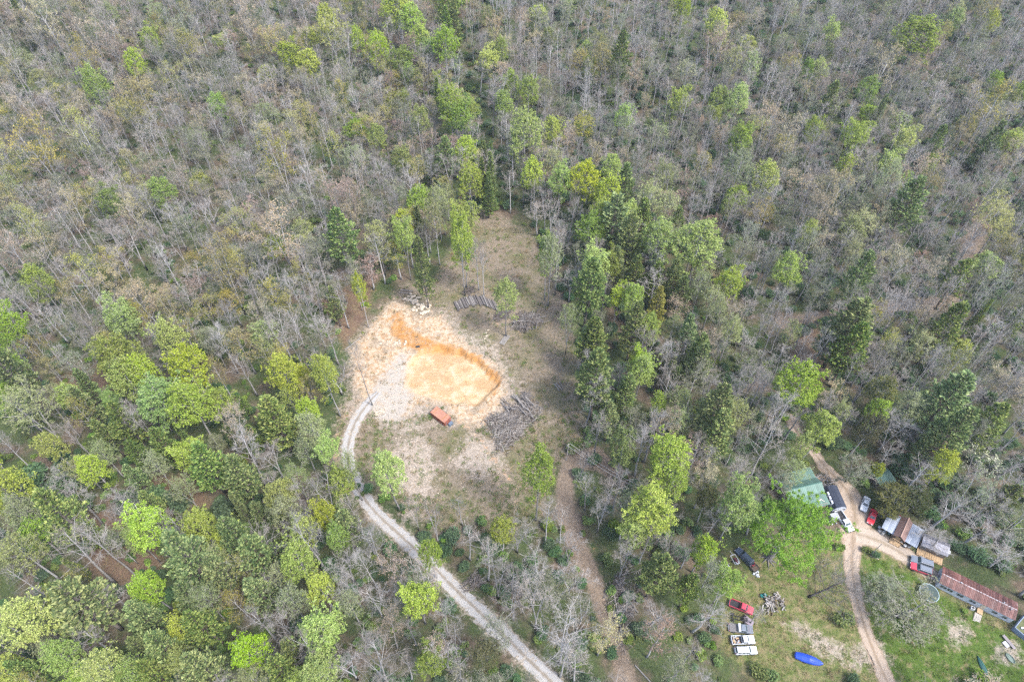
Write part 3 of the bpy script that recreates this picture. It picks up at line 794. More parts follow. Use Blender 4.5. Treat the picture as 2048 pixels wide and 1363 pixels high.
LIST = """
L 245 637 60;G 239 715 80;L 255 755 62;L 345 680 58;L 285 745 55;L 380 735 76;G 320 800 82;L 380 812 80;L 436 805 50;L 568 748 62;L 605 752 34;L 646 745 42;L 20 655 62;L 10 692 42;P 58 815 80;L 20 800 60;P 625 862 55;L 184 940 50;L 26 980 78;P 50 1030 66;P 48 1108 72;L 300 1057 80;L 400 1057 62;L 55 1243 92;L 120 1195 34;L 20 1340 54;L 503 1302 72;L 640 1266 78;G 640 1335 70;L 215 1340 80;L 130 1312 60;L 262 1350 60;L 563 993 62;L 597 1125 70;L 645 1175 50;P 560 1150 42;L 837 1200 62;L 862 1108 46;T 776 1251 62;O 970 1310 52;B 910 1348 42
L 793 20 52;L 824 41 42;L 841 79 36;L 889 92 46;L 759 99 36;L 817 149 20;L 836 159 20;L 875 164 17;L 902 212 46;L 919 236 46;L 940 224 32;G 841 246 35;L 753 277 32;L 813 205 18;L 1022 168 30;L 1056 188 42;G 1008 212 32;L 1053 270 56;L 930 304 36;L 943 362 42;L 1063 352 42;P 1107 328 32;L 1121 366 42;L 1166 362 52;L 1224 339 38;L 1213 392 46;L 837 407 46;P 875 407 40;L 926 434 42;L 805 448 34;L 1360 205 32;L 1367 20 28;P 1326 355 40;Y 1203 122 40;P 1299 403 50;P 1333 420 46
L 1433 53 40;G 1830 78 70;L 1437 205 36;L 1474 205 38;P 1464 126 34;P 1502 137 32;G 1478 284 42;L 1529 359 46;P 1474 342 50;L 1707 277 42;L 1810 284 32;L 1780 328 32;P 1775 362 42;L 1808 369 26;L 1857 332 24;P 1734 338 26;L 1690 335 26;L 1454 410 22;Y 1861 373 36;Y 1642 263 26;Y 1974 14 40
L 1315 483 62;L 1390 493 86;L 1190 532 56;L 1256 437 42;L 1202 437 42;G 1183 463 46;L 1237 595 34;L 1264 598 42;P 1403 539 42;L 1457 571 52;P 1400 572 42;L 1571 542 48;P 1542 532 36;P 1461 666 46;P 1579 671 36;L 1295 659 42;P 1344 659 40;L 1281 727 40
L 1281 745 46;L 1317 807 30;P 1359 807 46;P 1356 846 42;P 1466 827 56;G 1247 895 56;L 1339 915 82;L 1349 966 52;L 1300 1020 92;L 1270 1060 56;G 1476 1012 78;G 1594 775 80;L 1641 858 62;L 1751 826 42;P 1812 818 56;O 1736 858 52;P 1680 826 34;G 1599 894 36;S 1712 935 62 11;L 1756 938 26 9;L 1885 931 46;O 1758 787 60;B 1960 924 70 15;L 1882 940 40 12;O 1790 992 60 10;O 1836 999 52 11;O 1776 1020 36 7;L 1453 1165 52;G 1407 1100 50;S 1818 1215 125 9;S 1762 1172 66 8
T 1790 527 42;T 1758 529 32;T 1636 429 46;Y 2034 529 40;T 1851 547 46;Y 1778 686 32;T 1949 735 22;T 1983 760 42;Y 373 92 36;Y 547 86 38;Yb 174 130 46;Y 284 185 42;L 195 178 46;T 243 198 34;L 653 38 32;Y 663 65 46;T 489 44 46;Yb 557 318 56;Yb 168 270 52;Yb 75 298 70;P 92 14 36;T 92 38 50;T 181 75 42;R 690 410 52;T 147 421 42;T 270 434 46;Yb 14 315 46;Yb 451 540 70;L 79 568 50;R 34 513 56;R 561 475 70;Y 517 475 30;Yb 62 455 46;T 1415 959 52;R 1440 90 40;R 1425 110 40;T 1765 135 50;Yb 1980 215 55;T 1530 250 46;T 1575 270 46;T 1660 390 60;Y 1980 430 50;Y 1840 690 30
W 690 480 64;P 756 478 42;F 842 458 24;W 669 610 40;W 1177 580 86;W 1189 693 60;W 1192 767 82;W 1222 456 80;W 1281 451 46;W 1256 490 60;W 1352 456 36;W 1232 537 46;W 1268 554 46;W 1308 566 50;W 1347 566 50;W 1359 597 50;Wy 1310 617 48;W 1266 659 66;W 1435 537 32;W 1371 681 60;W 1188 690 70;W 1391 717 60;W 1325 722 28;W 1183 757 60;W 1217 839 52;W 1249 790 56;W 1393 740 60;F 1344 744 26;F 1347 768 24;W 1425 837 86;W 1435 872 76;W 1809 416 74;W 1714 566 66;W 1907 566 56;W 1690 660 105;W 1700 708 78;W 1883 664 76;W 2024 644 48;F 1958 632 20;W 1890 809 105;W 1968 858 76;W 1897 872 90;D 1802 938 46;W 1652 212 42;F 1752 232 22;W 1864 297 36;W 1974 294 42;W 1241 126 48;W 895 30 40;F 910 50 26;F 890 62 26;F 1025 308 20;F 878 195 20;W 892 325 44;W 1244 380 46;F 837 448 20;W 1282 445 44;F 967 318 18;F 985 322 18;F 981 356 24;F 965 360 22;F 975 385 24;F 50 40 24
W 32 757 88;W 555 841 84;W 258 853 64;W 174 812 54;W 174 772 40;W 335 899 56;W 416 934 76;W 481 957 74;W 215 872 46;D 70 952 62;D 140 967 62;D 122 927 46;D 250 1002 50;D 320 990 56;D 350 1003 60;D 445 1018 52;D 242 1075 38;D 110 905 40;W 130 1035 92;W 374 1120 92;W 475 1085 80;W 440 1140 70;W 520 1112 84;W 520 1188 66;W 180 1212 118;W 140 1205 70;W 390 1200 66;W 290 1235 76;W 332 1298 82;W 410 1252 74;W 410 1335 80;W 310 1345 64;W 694 1057 62;W 60 1345 60;W 1312 1152 82;W 1376 1181 52;G 862 1320 52;W 585 1300 50;W 560 1340 60;D 660 1130 40;D 520 1010 46
N 1130 1272 108;N 760 1335 110;N 855 1165 70;N 700 1165 70;N 745 1085 60;N 615 1075 80;N 1070 1165 66;N 995 1150 60;N 1075 1205 80;N 620 1310 80;N 570 1250 70;N 490 900 70;R 475 860 62;N 1240 960 60;N 1215 985 56;N 1180 790 60;N 1310 850 70;N 1290 880 66;N 1130 1310 70;N 1160 1330 70;N 905 1270 60;N 890 1310 60;N 150 1100 90;N 210 1095 80;N 600 1000 60;N 650 980 60;N 620 1040 50;N 1540 880 80;N 1520 770 70;N 1560 820 60;N 1880 1080 66 9;N 1960 1060 80 13;N 2010 1110 80 11;N 1980 1010 70 15;N 1840 1060 50 7;D 1860 1020 44;D 1900 1000 46;N 2020 970 70 16;W 2010 1000 56 15;P 1250 1010 40;N 1480 940 50;O 1415 1000 40;N 1395 905 60
""".replace("\n", ";")
for t in LIST.split(";"):
    if t.strip():
        q = t.split()
        put(q[0], *[float(z) for z in q[1:]])
# trees whose feet show
stand('L', 930, 592, 928, 415, 46, "lime green tree rising behind the fanned log row, nearest its long end")
stand('L', 933, 575, 922, 455, 44, "shorter lime tree just behind the one by the log row")
stand('L', 1012, 672, 1016, 552, 46, "lime green tree standing between the two log piles")
stand('P', 1096, 612, 1112, 470, 46, "pale lime tree on the far side of the dry grass")
stand('L', 1090, 600, 1126, 468, 36, "slim lime tree leaning out at the edge of the dry grass")
stand('P', 1131, 708, 1132, 606, 34, "thin pale tree alone on the dry grass beside the pines")
stand('L', 738, 655, 716, 538, 26, "leaning lime tree at the top of the bare clay bank")
stand('W', 857, 616, 842, 470, 46, "thin crowned pine with a long bare trunk above the rock heap")
stand('N', 958, 580, 970, 470, 34, "pale bare tree behind the fanned log row")
stand('N', 968, 592, 972, 490, 34, "second pale bare tree behind the fanned log row")
stand('N', 1110, 590, 1085, 440, 44, "bare tree at the upper end of the dry grass")
stand('N', 745, 810, 722, 676, 34, "leafless forked tree alone on the gravel edge beside the drive")
stand('L', 822, 560, 806, 432, 38, "lime tree on the leaf litter above the rock heap")
stand('P', 880, 530, 872, 400, 36, "pale tree at the upper edge of the dry grass")
stand('L', 681, 832, 655, 705, 46, "bright lime tree beside the pale ditch along the drive")
stand('P', 725, 1000, 700, 905, 36, "thin lime tree leaning over the bend of the gravel drive")
stand('L', 800, 1020, 776, 905, 62, "broad lime tree between the gravel drive and the lower clearing")
stand('L', 1072, 1040, 1086, 890, 64, "tall lime tree at the clearing edge below the brush pile")
stand('L', 1005, 1105, 1012, 1040, 46, "small lime tree on the slope below the clearing")
stand('N', 878, 1090, 880, 1010, 46, "bare tree on the slope between drive and clearing")
stand('N', 925, 1050, 922, 990, 36, "small bare tree under the lower edge of the clearing")
stand('N', 1090, 1085, 1092, 1000, 50, "bare tree beneath the tall lime tree at the clearing edge")
stand('N', 1120, 1085, 1136, 1010, 40, "grey bare tree beside the brown cleared track")
stand('N', 838, 1060, 842, 995, 36, "bare tree right beside the gravel drive below the clearing")
stand('Gb', 1537, 1116, 1608, 1032, 142, "huge spreading fresh green tree beside the green metal roof")
stand('N', 1500, 1245, 1545, 1222, 40, "thin bare sapling leaning over the old flatbed truck")

# the bare wood between them
def pin(px, py, poly):
    return sd_poly(np.array([px]), np.array([py]), poly)[0]
KEEP = [[(900, 500), (960, 425), (1010, 428), (1060, 470), (1095, 520), (1115, 600), (1140, 650), (1150, 740), (1150, 830), (1160, 880), (1120, 930), (1110, 990), (1065, 1040), (960, 1060), (850, 1040), (790, 990), (740, 950), (700, 960), (655, 900), (670, 840), (700, 780), (690, 700), (735, 630), (780, 580), (860, 560)],
        [(1430, 1095), (1500, 1075), (1560, 1000), (1570, 950), (1620, 945), (1690, 960), (1720, 990), (1760, 1010), (1800, 1030), (1890, 1090), (1960, 1150), (2060, 1215), (2060, 1370), (1480, 1370), (1440, 1300)]]
RAVINE = wline([(885, -20, 7), (905, 90, 7), (935, 180, 6), (960, 280, 6), (985, 350, 6), (1010, 405, 5)])
KEEPL = [(wline([(752, 1027, 4), (806, 1074, 4.0), (860, 1127, 4.0), (980, 1243, 4.2), (1105, 1365, 4.2), (1175, 1430, 4)])), CORR, wline([(1590, 850, 3), (1640, 920, 4), (1680, 960, 4)])]
CLEARB = [wpoly(q) for q in KEEP]
rf = np.random.RandomState(77)
placed = np.array([(t[0], t[1], t[4] * (0.40 if t[2] not in 'DK' else 0.5)) for t in TREES])
pts = []
cell = 4.7
NX = {}
def ok(x, y, r):
    gx, gy = int(x // 5), int(y // 5)
    for i in range(gx - 2, gx + 3):
        for j in range(gy - 2, gy + 3):
            for q in NX.get((i, j), ()):
                if (q[0] - x) ** 2 + (q[1] - y) ** 2 < r * r:
                    return False
    return True
cand = rf.uniform([-330, 22], [330, 455], (26000, 2))
ch = rise(cand[:, 0], cand[:, 1])
u0, v0, f0 = proj(cand[:, 0], cand[:, 1], ch)
u1, v1, f1 = proj(cand[:, 0], cand[:, 1], ch + 14)
inview = (f1 > 0) & (u1 > -140) & (u1 < 2190) & (v1 > -60) & (v1 < 1480)
bad = np.zeros(len(cand), bool)
for k in KEEP:
    bad |= (sd_poly(u0, v0, k) > -6) | (sd_poly(u1, v1, k) > -4)
    um, vm, _ = proj(cand[:, 0], cand[:, 1], ch + 20)
    bad |= (sd_poly(um, vm, k) > 12)
for l in KEEPL:
    d, W = d_line(cand[:, 0], cand[:, 1], l)
    bad |= d < W * 0.85
d, W = d_line(cand[:, 0], cand[:, 1], TRACK2); bad |= (d < W * 0.5)
d, W = d_line(cand[:, 0], cand[:, 1], RAVINE); bad |= (d < W * 0.8)
cand, u1, v1 = cand[inview & ~bad], u1[inview & ~bad], v1[inview & ~bad]
for (x, y), a, b in zip(cand, u1, v1):
    low = b > 780
    r = 4.5 if not low else 5.6
    if 1150 < a < 1420 and 430 < b < 900 or a < 480 and b > 780:
        r = 7.0
    if a < 700 and b > 720:
        r = 5.0
    dd = placed[:, :2] - (x, y)
    if np.any((dd ** 2).sum(1) < placed[:, 2] ** 2 * (0.72 if a < 700 and b > 740 else 1)):
        continue
    if not ok(x, y, r):
        continue
    NX.setdefault((int(x // 5), int(y // 5)), []).append((x, y))
    pts.append((x, y, a, b))
fill = []
for x, y, a, b in pts:
    warm = 0.5 + 0.5 * math.sin(x * 0.045 + 1.7) * math.sin(y * 0.05 + 0.6)
    left = a < 1000 and b < 760
    q = rf.uniform()
    if a < 700 and b > 740 and q < 0.78:      # young growth below the old wood
        k = ('W', 'W', 'F', 'L', 'L', 'G', 'P', 'P', 'D', 'Yb')[rf.randint(10)]
        w = {'W': rf.uniform(3.6, 6), 'F': rf.uniform(2.4, 3.6), 'D': rf.uniform(3, 5)}.get(k, rf.uniform(4.2, 7))
        fill.append((x, y, k, auto_h(k, w) * rf.uniform(0.8, 1.1), w, (a, b)))
        continue
    if q < (0.08 + 0.08 * warm if left else 0.05 + 0.05 * warm):
        k = 'T' if rf.uniform() < 0.62 else 'R'
    elif q < (0.36 if left else 0.24):
        k = 'Yb' if left and rf.uniform() < 0.5 else 'Sb'
    elif q < (0.42 if left else 0.33):
        k = ('P', 'P', 'G', 'L', 'Y')[rf.randint(5)] if b < 700 else 'N'
    else:
        k = 'N'
    fill.append((x, y, k, rf.uniform(13, 22.5), rf.uniform(5.6, 9.6) * (1.05 if left else 0.98), (a, b)))
fill.sort(key=lambda t: proj(t[0], t[1], 10)[2])
have = {}
for t in TREES:
    have[KINDNAME[t[2]]] = have.get(KINDNAME[t[2]], 0) + 1
rest = []
for t in fill:
    kn = KINDNAME[t[2]]
    a, b = t[5]
    if have.get(kn, 0) < 285 and -20 < a < 2068 and -10 < b < 1375:
        have[kn] = have.get(kn, 0) + 1
        TREES.append((*t[:5], tree_label(t[2], a, b, t[4] * FPX / proj(t[0], t[1], 12)[2])))
    else:
        rest.append(t)
def plant(x, y, kind, h, w, label, k):
    P_ = PROTO[kind]
    tm, cm, ph, pw = P_[k % len(P_)]
    kn = KINDNAME[kind]
    o = thing(kn, label, "shrub" if kind in 'DK' else "tree", (x, y, Hf(x, y) - 0.08), rf.uniform(0, 6.283), GROUP[kn])
    o.scale = (w / pw, w / pw * rf.uniform(0.92, 1.08), h / ph)
    link("trunk" if kind not in 'DK' else "stems", tm, o)
    link("crown", cm, o)
    return o
for i, t in enumerate(TREES):
    plant(*t, k=int(rf.randint(0, 12)))

# ------------------------------------------------------------------ what nobody could count: the rest of the wood, undergrowth, weeds
def scatter(name, protos, rows, label, cat=None):
    """rows: x, y, z, rotation, scale xy, scale z, prototype index; drawn by geometry nodes as one object"""
    rows = np.array(rows, float)
    me = D.meshes.new(name)
    me.vertices.add(len(rows)); me.vertices.foreach_set("co", rows[:, :3].ravel())
    for an, arr in (("turn", np.stack([rows[:, 3] * 0, rows[:, 3] * 0, rows[:, 3]], 1)), ("size", np.stack([rows[:, 4], rows[:, 4], rows[:, 5]], 1))):
        at = me.attributes.new(an, 'FLOAT_VECTOR', 'POINT'); at.data.foreach_set("vector", arr.astype(np.float32).ravel())
    at = me.attributes.new("pick", 'INT', 'POINT'); at.data.foreach_set("value", rows[:, 6].astype(np.int32))
    col = D.collections.new(name + "_kinds")
    for i, m in enumerate(protos):
        col.objects.link(D.objects.new(f"{name}_{i:02d}", m))
    ng = D.node_groups.new(name, 'GeometryNodeTree')
    ng.interface.new_socket("Geometry", in_out='INPUT', socket_type='NodeSocketGeometry')
    ng.interface.new_socket("Geometry", in_out='OUTPUT', socket_type='NodeSocketGeometry')
    gi, go = ng.nodes.new("NodeGroupInput"), ng.nodes.new("NodeGroupOutput")
    ci = ng.nodes.new("GeometryNodeCollectionInfo")
    ci.inputs["Collection"].default_value = col
    ci.inputs["Separate Children"].default_value = True
    ci.inputs["Reset Children"].default_value = True
    ip = ng.nodes.new("GeometryNodeInstanceOnPoints")
    ip.inputs["Pick Instance"].default_value = True
    def named(n, t):
        a = ng.nodes.new("GeometryNodeInputNamedAttribute"); a.data_type = t; a.inputs["Name"].default_value = n
        return a.outputs["Attribute"]
    ng.links.new(gi.outputs[0], ip.inputs["Points"])
    ng.links.new(ci.outputs[0], ip.inputs["Instance"])
    ng.links.new(named("pick", 'INT'), ip.inputs["Instance Index"])
    ng.links.new(named("turn", 'FLOAT_VECTOR'), ip.inputs["Rotation"])
    ng.links.new(named("size", 'FLOAT_VECTOR'), ip.inputs["Scale"])
    ng.links.new(ip.outputs[0], go.inputs[0])
    o = link(name, me)
    o.modifiers.new("scatter", 'NODES').node_group = ng
    return tag(o, label, cat, kind="stuff")
def joined(kind):
    out = []
    for tm, cm, ph, pw in PROTO[kind]:
        import bmesh
        bm = bmesh.new(); bm.from_mesh(cm)
        nm = len(cm.materials)
        n0 = len(bm.faces)
        bm.from_mesh(tm); bm.faces.ensure_lookup_table()
        for f in bm.faces[n0:]:
            f.material_index = nm
        me = D.meshes.new("whole_tree"); bm.to_mesh(me); bm.free()
        for m in list(cm.materials) + list(tm.materials):
            me.materials.append(m)
        out.append((me, ph, pw))
    return out
def wood(name, kinds, rows, label):
    pro, index = [], {}
    for k in kinds:
        index[k] = []
        for e in joined(k):
            index[k].append(len(pro)); pro.append(e)
    out = []
    for x, y, k, h, w in rows:
        i = index[k][rf.randint(len(index[k]))]
        out.append((x, y, Hf(x, y) - 0.08, rf.uniform(0, 6.283), w / pro[i][2], h / pro[i][1], i))
    scatter(name, [p[0] for p in pro], out, label)
wood("bare_woods", ['N'], [t[:5] for t in rest if t[2] == 'N'], "far bare grey woods covering the slope, read as one mass")
rest = [t for t in rest if t[2] not in 'WFD']
wood("budding_woods", ['T', 'R', 'Yb', 'Sb', 'P', 'G', 'L', 'Y'], [t[:5] for t in rest if t[2] != 'N'], "far tan and yellow budding woods mixed into the bare slope")

# undergrowth: evergreen and green shrubs over the forest floor
cand = rf.uniform([-320, 24], [320, 440], (22000, 2))
ch = rise(cand[:, 0], cand[:, 1])
u0, v0, f0 = proj(cand[:, 0], cand[:, 1], ch)
inv = (f0 > 0) & (u0 > -60) & (u0 < 2110) & (v0 > -40) & (v0 < 1430)
bad = np.zeros(len(cand), bool)
for k in KEEP:
    bad |= sd_poly(u0, v0, k) > -8
for l in KEEPL + [TRACK2]:
    d, W = d_line(cand[:, 0], cand[:, 1], l); bad |= d < W * 0.9
for q in REDFLOOR:
    bad |= (sd_poly(cand[:, 0], cand[:, 1], q) > 0) & (rf.uniform(size=len(cand)) < 0.6)
cand, u0, v0 = cand[inv & ~bad], u0[inv & ~bad], v0[inv & ~bad]
rows = []
pro = joined('D') + joined('K')
for (x, y), a, b in zip(cand, u0, v0):
    p = 0.5 + 0.5 * math.sin(x * 0.07 + 0.5 + 2 * math.sin(y * 0.03)) * math.sin(y * 0.06 + 1 + math.sin(x * 0.05))
    dark = (a > 1050 and b < 900) or (860 < a < 1010 and b < 420) or a > 1750
    dens = (0.6 + 0.4 * p) if dark else (0.36 + 0.4 * p)
    if b > 760 and a < 720:
        dens = 0.72
    if b > 950 and 700 < a < 1440:
        dens = max(dens, 0.85)
    rd_, rw_ = d_line(np.array([x]), np.array([y]), RAVINE)
    if rd_[0] < rw_[0]:
        dens, dark = 1.0, True
    if rf.uniform() > dens:
        continue
    w = rf.uniform(1.4, 4.4) * (1.15 if dark else 0.9) * (1.15 if b > 950 else 1)
    i = rf.randint(0, 3) if rf.uniform() < (0.75 if dark else 0.42) else rf.randint(3, 6)
    if i >= 3:
        w *= 0.75
    rows.append((x, y, Hf(x, y) - 0.05, rf.uniform(0, 6.28), w / pro[i][2], w * rf.uniform(0.5, 0.85) / pro[i][1], i))
scatter("undergrowth", [p[0] for p in pro], rows, "low evergreen and green undergrowth under the bare trees")
print("TREES", len(TREES), have, "rest", len(rest), "undergrowth", len(rows))
# weeds and grass tufts in the clearing and the yard
def tuft(seed, n, h, spread, wd, m):
    rg = np.random.RandomState(seed); b = MB()
    for _ in range(n):
        a = rg.uniform(0, 6.28); r = spread * math.sqrt(rg.uniform())
        p = np.array([r * math.cos(a), r * math.sin(a), 0]); d = np.array([math.cos(a) * 0.5, math.sin(a) * 0.5, 1]) + rg.normal(0, 0.3, 3)
        e = p + d / np.linalg.norm(d) * h * rg.uniform(0.5, 1.1)
        s = np.array([-math.sin(a), math.cos(a), 0]) * wd
        b.add([p - s, p + s, e], [(0, 1, 2)])
    return b.mesh("tuft", m)
STRAW = leaf_mat("dry_grass", [(0.16, 0.125, 0.06), (0.25, 0.2, 0.105), (0.34, 0.28, 0.17)], 0.15)
LAWN = leaf_mat("lawn_grass", [(0.05, 0.085, 0.015), (0.09, 0.135, 0.025), (0.14, 0.185, 0.04)], 0.2)
tp = [tuft(1, 40, 0.5, 0.45, 0.035, WEED), tuft(2, 40, 0.45, 0.5, 0.035, STRAW), tuft(3, 50, 0.3, 0.5, 0.03, LAWN), tuft(4, 34, 0.7, 0.35, 0.04, WEED)]
rows = []
cand = rf.uniform([-60, 36], [150, 215], (60000, 2))
ic = sd_poly(cand[:, 0], cand[:, 1], CLEAR); iy = sd_poly(cand[:, 0], cand[:, 1], YARD); il = sd_poly(cand[:, 0], cand[:, 1], CLAY); ig = sd_poly(cand[:, 0], cand[:, 1], GREEN); iw = sd_poly(cand[:, 0], cand[:, 1], LOWER)
off = np.zeros(len(cand), bool)
for l in (DRIVE, DIRT, DIRT2):
    d, W = d_line(cand[:, 0], cand[:, 1], l); off |= d < W + 0.3
pu, pv, _ = proj(cand[:, 0], cand[:, 1], 0)
for i, (x, y) in enumerate(cand):
    if off[i]:
        continue
    q = rf.uniform()
    if il[i] > -0.5:
        if q > 0.05 or sd_poly(np.array([x]), np.array([y]), PAD)[0] > -0.5:
            continue
        k = 1
    elif ic[i] > 0:
        lowgreen = pv[i] > 830
        if q > (0.75 if lowgreen and iw[i] < 0 else 0.22):
            continue
        k = (0 if rf.uniform() < (0.55 if lowgreen else 0.3) else 1) if rf.uniform() < 0.85 else 3
    elif iy[i] > 0:
        if q > 0.5:
            continue
        k = 2 if ig[i] > 0 or rf.uniform() < 0.6 else 1
    else:
        continue
    s = rf.uniform(0.6, 1.5)
    rows.append((x, y, Hf(x, y) - 0.02, rf.uniform(0, 6.28), s, s * rf.uniform(0.7, 1.2), k))
scatter("grass_tufts", tp, rows, "weeds, dry grass and lawn tufts over clearing and yard")
# bushes that stand alone
for a, b, w, h, l in ((735, 1100, 26, None, None), ):
    pass
put('S', 1570, 958, 46, 10)
plant(*TREES[-1], k=0)
put('P', 1592, 940, 40, 12)
plant(*TREES[-1], k=1)
BUSH = [(1184, 875, 26, "bright green bush right of the clearing's utility pole"), (1151, 893, 34, "low green bush behind the clearing's utility pole"), (1190, 921, 32, "rounded dark green bush on the brown cleared strip"), (963, 1040, 26, "vivid green bush on the weedy slope under the clearing"), (860, 1050, 18, "small vivid bush beside the bare slope trees"),
        (1096, 1050, 26, "yellow green bush between the bare slope trees"), (1680, 1092, 22, "green bush on the driveway edge below the white pickup"), (1733, 1099, 20, "green bush at the driveway fork"), (1751, 1108, 20, "dark green bush beside the plank at the lane pole"), (1968, 1352, 34, "dense green bush on the lawn below the green canoe"),
        (1706, 1358, 30, "dark green bush by the end of the dirt driveway"), (1520, 1340, 40, "lime green bush below the parked white trucks"), (1545, 1352, 30, "smaller lime bush below the parked white trucks"), (1530, 1090, 24, "vivid green bush behind the black pickup"), (1930, 1220, 12, "tiny round bush in front of the rusty roofed home"),
        (1215, 1120, 30, "green bush beside the brown cleared track"), (1230, 1055, 40, "broad green bush along the brown cleared track"), (1255, 1010, 34, "green bush at the top of the brown cleared track"), (905, 1070, 40, "dark green bush among the slope weeds"), (1030, 1150, 44, "deep green bush between pale bare trees"), (968, 1075, 30, "second deep green bush on the weedy slope"), (1690, 1235, 40, "green thicket beside the dirt driveway under the leaning tree")]
for a, b, w, l in BUSH:
    put('D' if 'dark' in l or 'deep' in l else 'K', a, b, w, None, l)
    plant(*TREES[-1], k=int(rf.randint(0, 3)))
# ------------------------------------------------------------------ objects
ro = random.Random(5)
def hdg(a, b):
    """heading and ground points of a line between two pixels"""
    p, q = V(*a), V(*b)
    return math.atan2(q.y - p.y, q.x - p.x), (q - p).length, (p + q) / 2
GLASS = plain("dark_glass", (0.03, 0.045, 0.05), 0.08, 0.5, 0, 0.1)
TYRE = plain("tyre_rubber", (0.02, 0.02, 0.02), 0.85)
STEEL = plain("dull_steel", (0.33, 0.34, 0.35), 0.4, 0.5, 0.6)
CHROME = plain("chrome", (0.55, 0.55, 0.55), 0.2, 0.5, 0.9)
BLACKP = plain("black_plastic", (0.025, 0.025, 0.028), 0.6)
REDLAMP = plain("red_lamp", (0.35, 0.02, 0.02), 0.25, 0.5)
LAMP = plain("clear_lamp", (0.6, 0.6, 0.58), 0.15, 0.5)
WOODG = plain("weathered_wood", (0.26, 0.235, 0.21), 0.9, 0.1, 0, 0.35, 4)
WOODT = plain("tan_lumber", (0.34, 0.24, 0.14), 0.85, 0.1, 0, 0.3, 4)
WOODD = plain("dark_wood", (0.10, 0.075, 0.055), 0.9, 0.1, 0, 0.35, 4)
WHITE = plain("white_paint", (0.42, 0.43, 0.44), 0.45, 0.4, 0, 0.06, 1.5, (0.4, 0.38, 0.34))

def car_paint(name, c, r=0.28):
    return plain(name, c, r, 0.5, 0, 0.06, 1.2, tuple(0.7 * q + 0.05 for q in c))
def wheel(parent, x, y, r=0.36, w=0.24, rim=STEEL):
    m = MB(); n = 14
    prof = [(r * 0.62, -w / 2), (r * 0.93, -w / 2), (r, -w * 0.32), (r, w * 0.32), (r * 0.93, w / 2), (r * 0.62, w / 2)]
    secs = [[(a * math.cos(2 * math.pi * k / n), b, a * math.sin(2 * math.pi * k / n)) for k in range(n)] for a, b in prof]
    m.loft(secs)
    o = m.build("wheel", TYRE, parent, loc=(x, y, r))
    m = MB(); s = 1 if y > 0 else -1
    m.loft([[(a * math.cos(2 * math.pi * k / 10), b * s, a * math.sin(2 * math.pi * k / 10)) for k in range(10)] for a, b in ((r * 0.6, w * 0.42), (r * 0.5, w * 0.52), (r * 0.15, w * 0.46))])
    m.build("rim", rim, o)
def sec(x, hw, z0, z1, ch=0.09, tum=0.93):
    return [(x, -hw * 0.94, z0), (x, -hw, z0 + ch), (x, -hw, z1 - ch * 1.8), (x, -hw * tum, z1), (x, hw * tum, z1), (x, hw, z1 - ch * 1.8), (x, hw, z0 + ch), (x, hw * 0.94, z0)]
def quad(m, a, b, c, d, mi=0):
    m.add([a, b, c, d], [(0, 1, 2, 3)], mi)
def cabin(root, x0, x1, zb, zt, hwb, hwt, rake_f, rake_r, paint, posts=2, roofmat=None):
    """greenhouse: painted shell, glass panes proud of it"""
    b = [(x0, -hwb, zb), (x1, -hwb, zb), (x1, hwb, zb), (x0, hwb, zb)]
    t = [(x0 + rake_r, -hwt, zt), (x1 - rake_f, -hwt, zt), (x1 - rake_f, hwt, zt), (x0 + rake_r, hwt, zt)]
    m = MB()
    m.add(b + t, [(0, 1, 5, 4), (1, 2, 6, 5), (2, 3, 7, 6), (3, 0, 4, 7)])
    xm = (t[0][0] + t[1][0]) / 2
    rr = 0.05
    top = [(t[0][0] + .12, -hwt * .86, zt + rr), (t[1][0] - .12, -hwt * .86, zt + rr), (t[1][0] - .12, hwt * .86, zt + rr), (t[0][0] + .12, hwt * .86, zt + rr)]
    m.add(t + top, [(0, 1, 5, 4), (1, 2, 6, 5), (2, 3, 7, 6), (3, 0, 4, 7), (4, 5, 6, 7)])
    m.build("cabin", roofmat or paint, root)
    L = lambda p, q, f: tuple(p[i] + (q[i] - p[i]) * f for i in range(3))
    def pane(name, A, B, Cc, Dd, off, fu=(0.08, 0.92), fv=(0.12, 0.88)):
        q = [L(L(A, B, u), L(Dd, Cc, u), v) for u, v in ((fu[0], fv[0]), (fu[1], fv[0]), (fu[1], fv[1]), (fu[0], fv[1]))]
        n = (Vector(q[1]) - Vector(q[0])).cross(Vector(q[2]) - Vector(q[0])).normalized()
        if n.dot(Vector(off)) < 0:
            n = -n
        mm = MB(); quad(mm, *[Vector(p) + n * 0.012 for p in q]); mm.build(name, GLASS, root)
    pane("windscreen", b[1], b[2], t[2], t[1], (1, 0, 0.2))
    pane("rear_window", b[3], b[0], t[0], t[3], (-1, 0, 0.2))
    for k in range(posts):
        fu = (0.07 + k / posts * 0.9, 0.02 + (k + 1) / posts * 0.9)
        pane("side_window", b[0], b[1], t[1], t[0], (0, -1, 0), fu, (0.16, 0.84))
        pane("side_window", b[3], b[2], t[2], t[3], (0, 1, 0), fu, (0.16, 0.84))
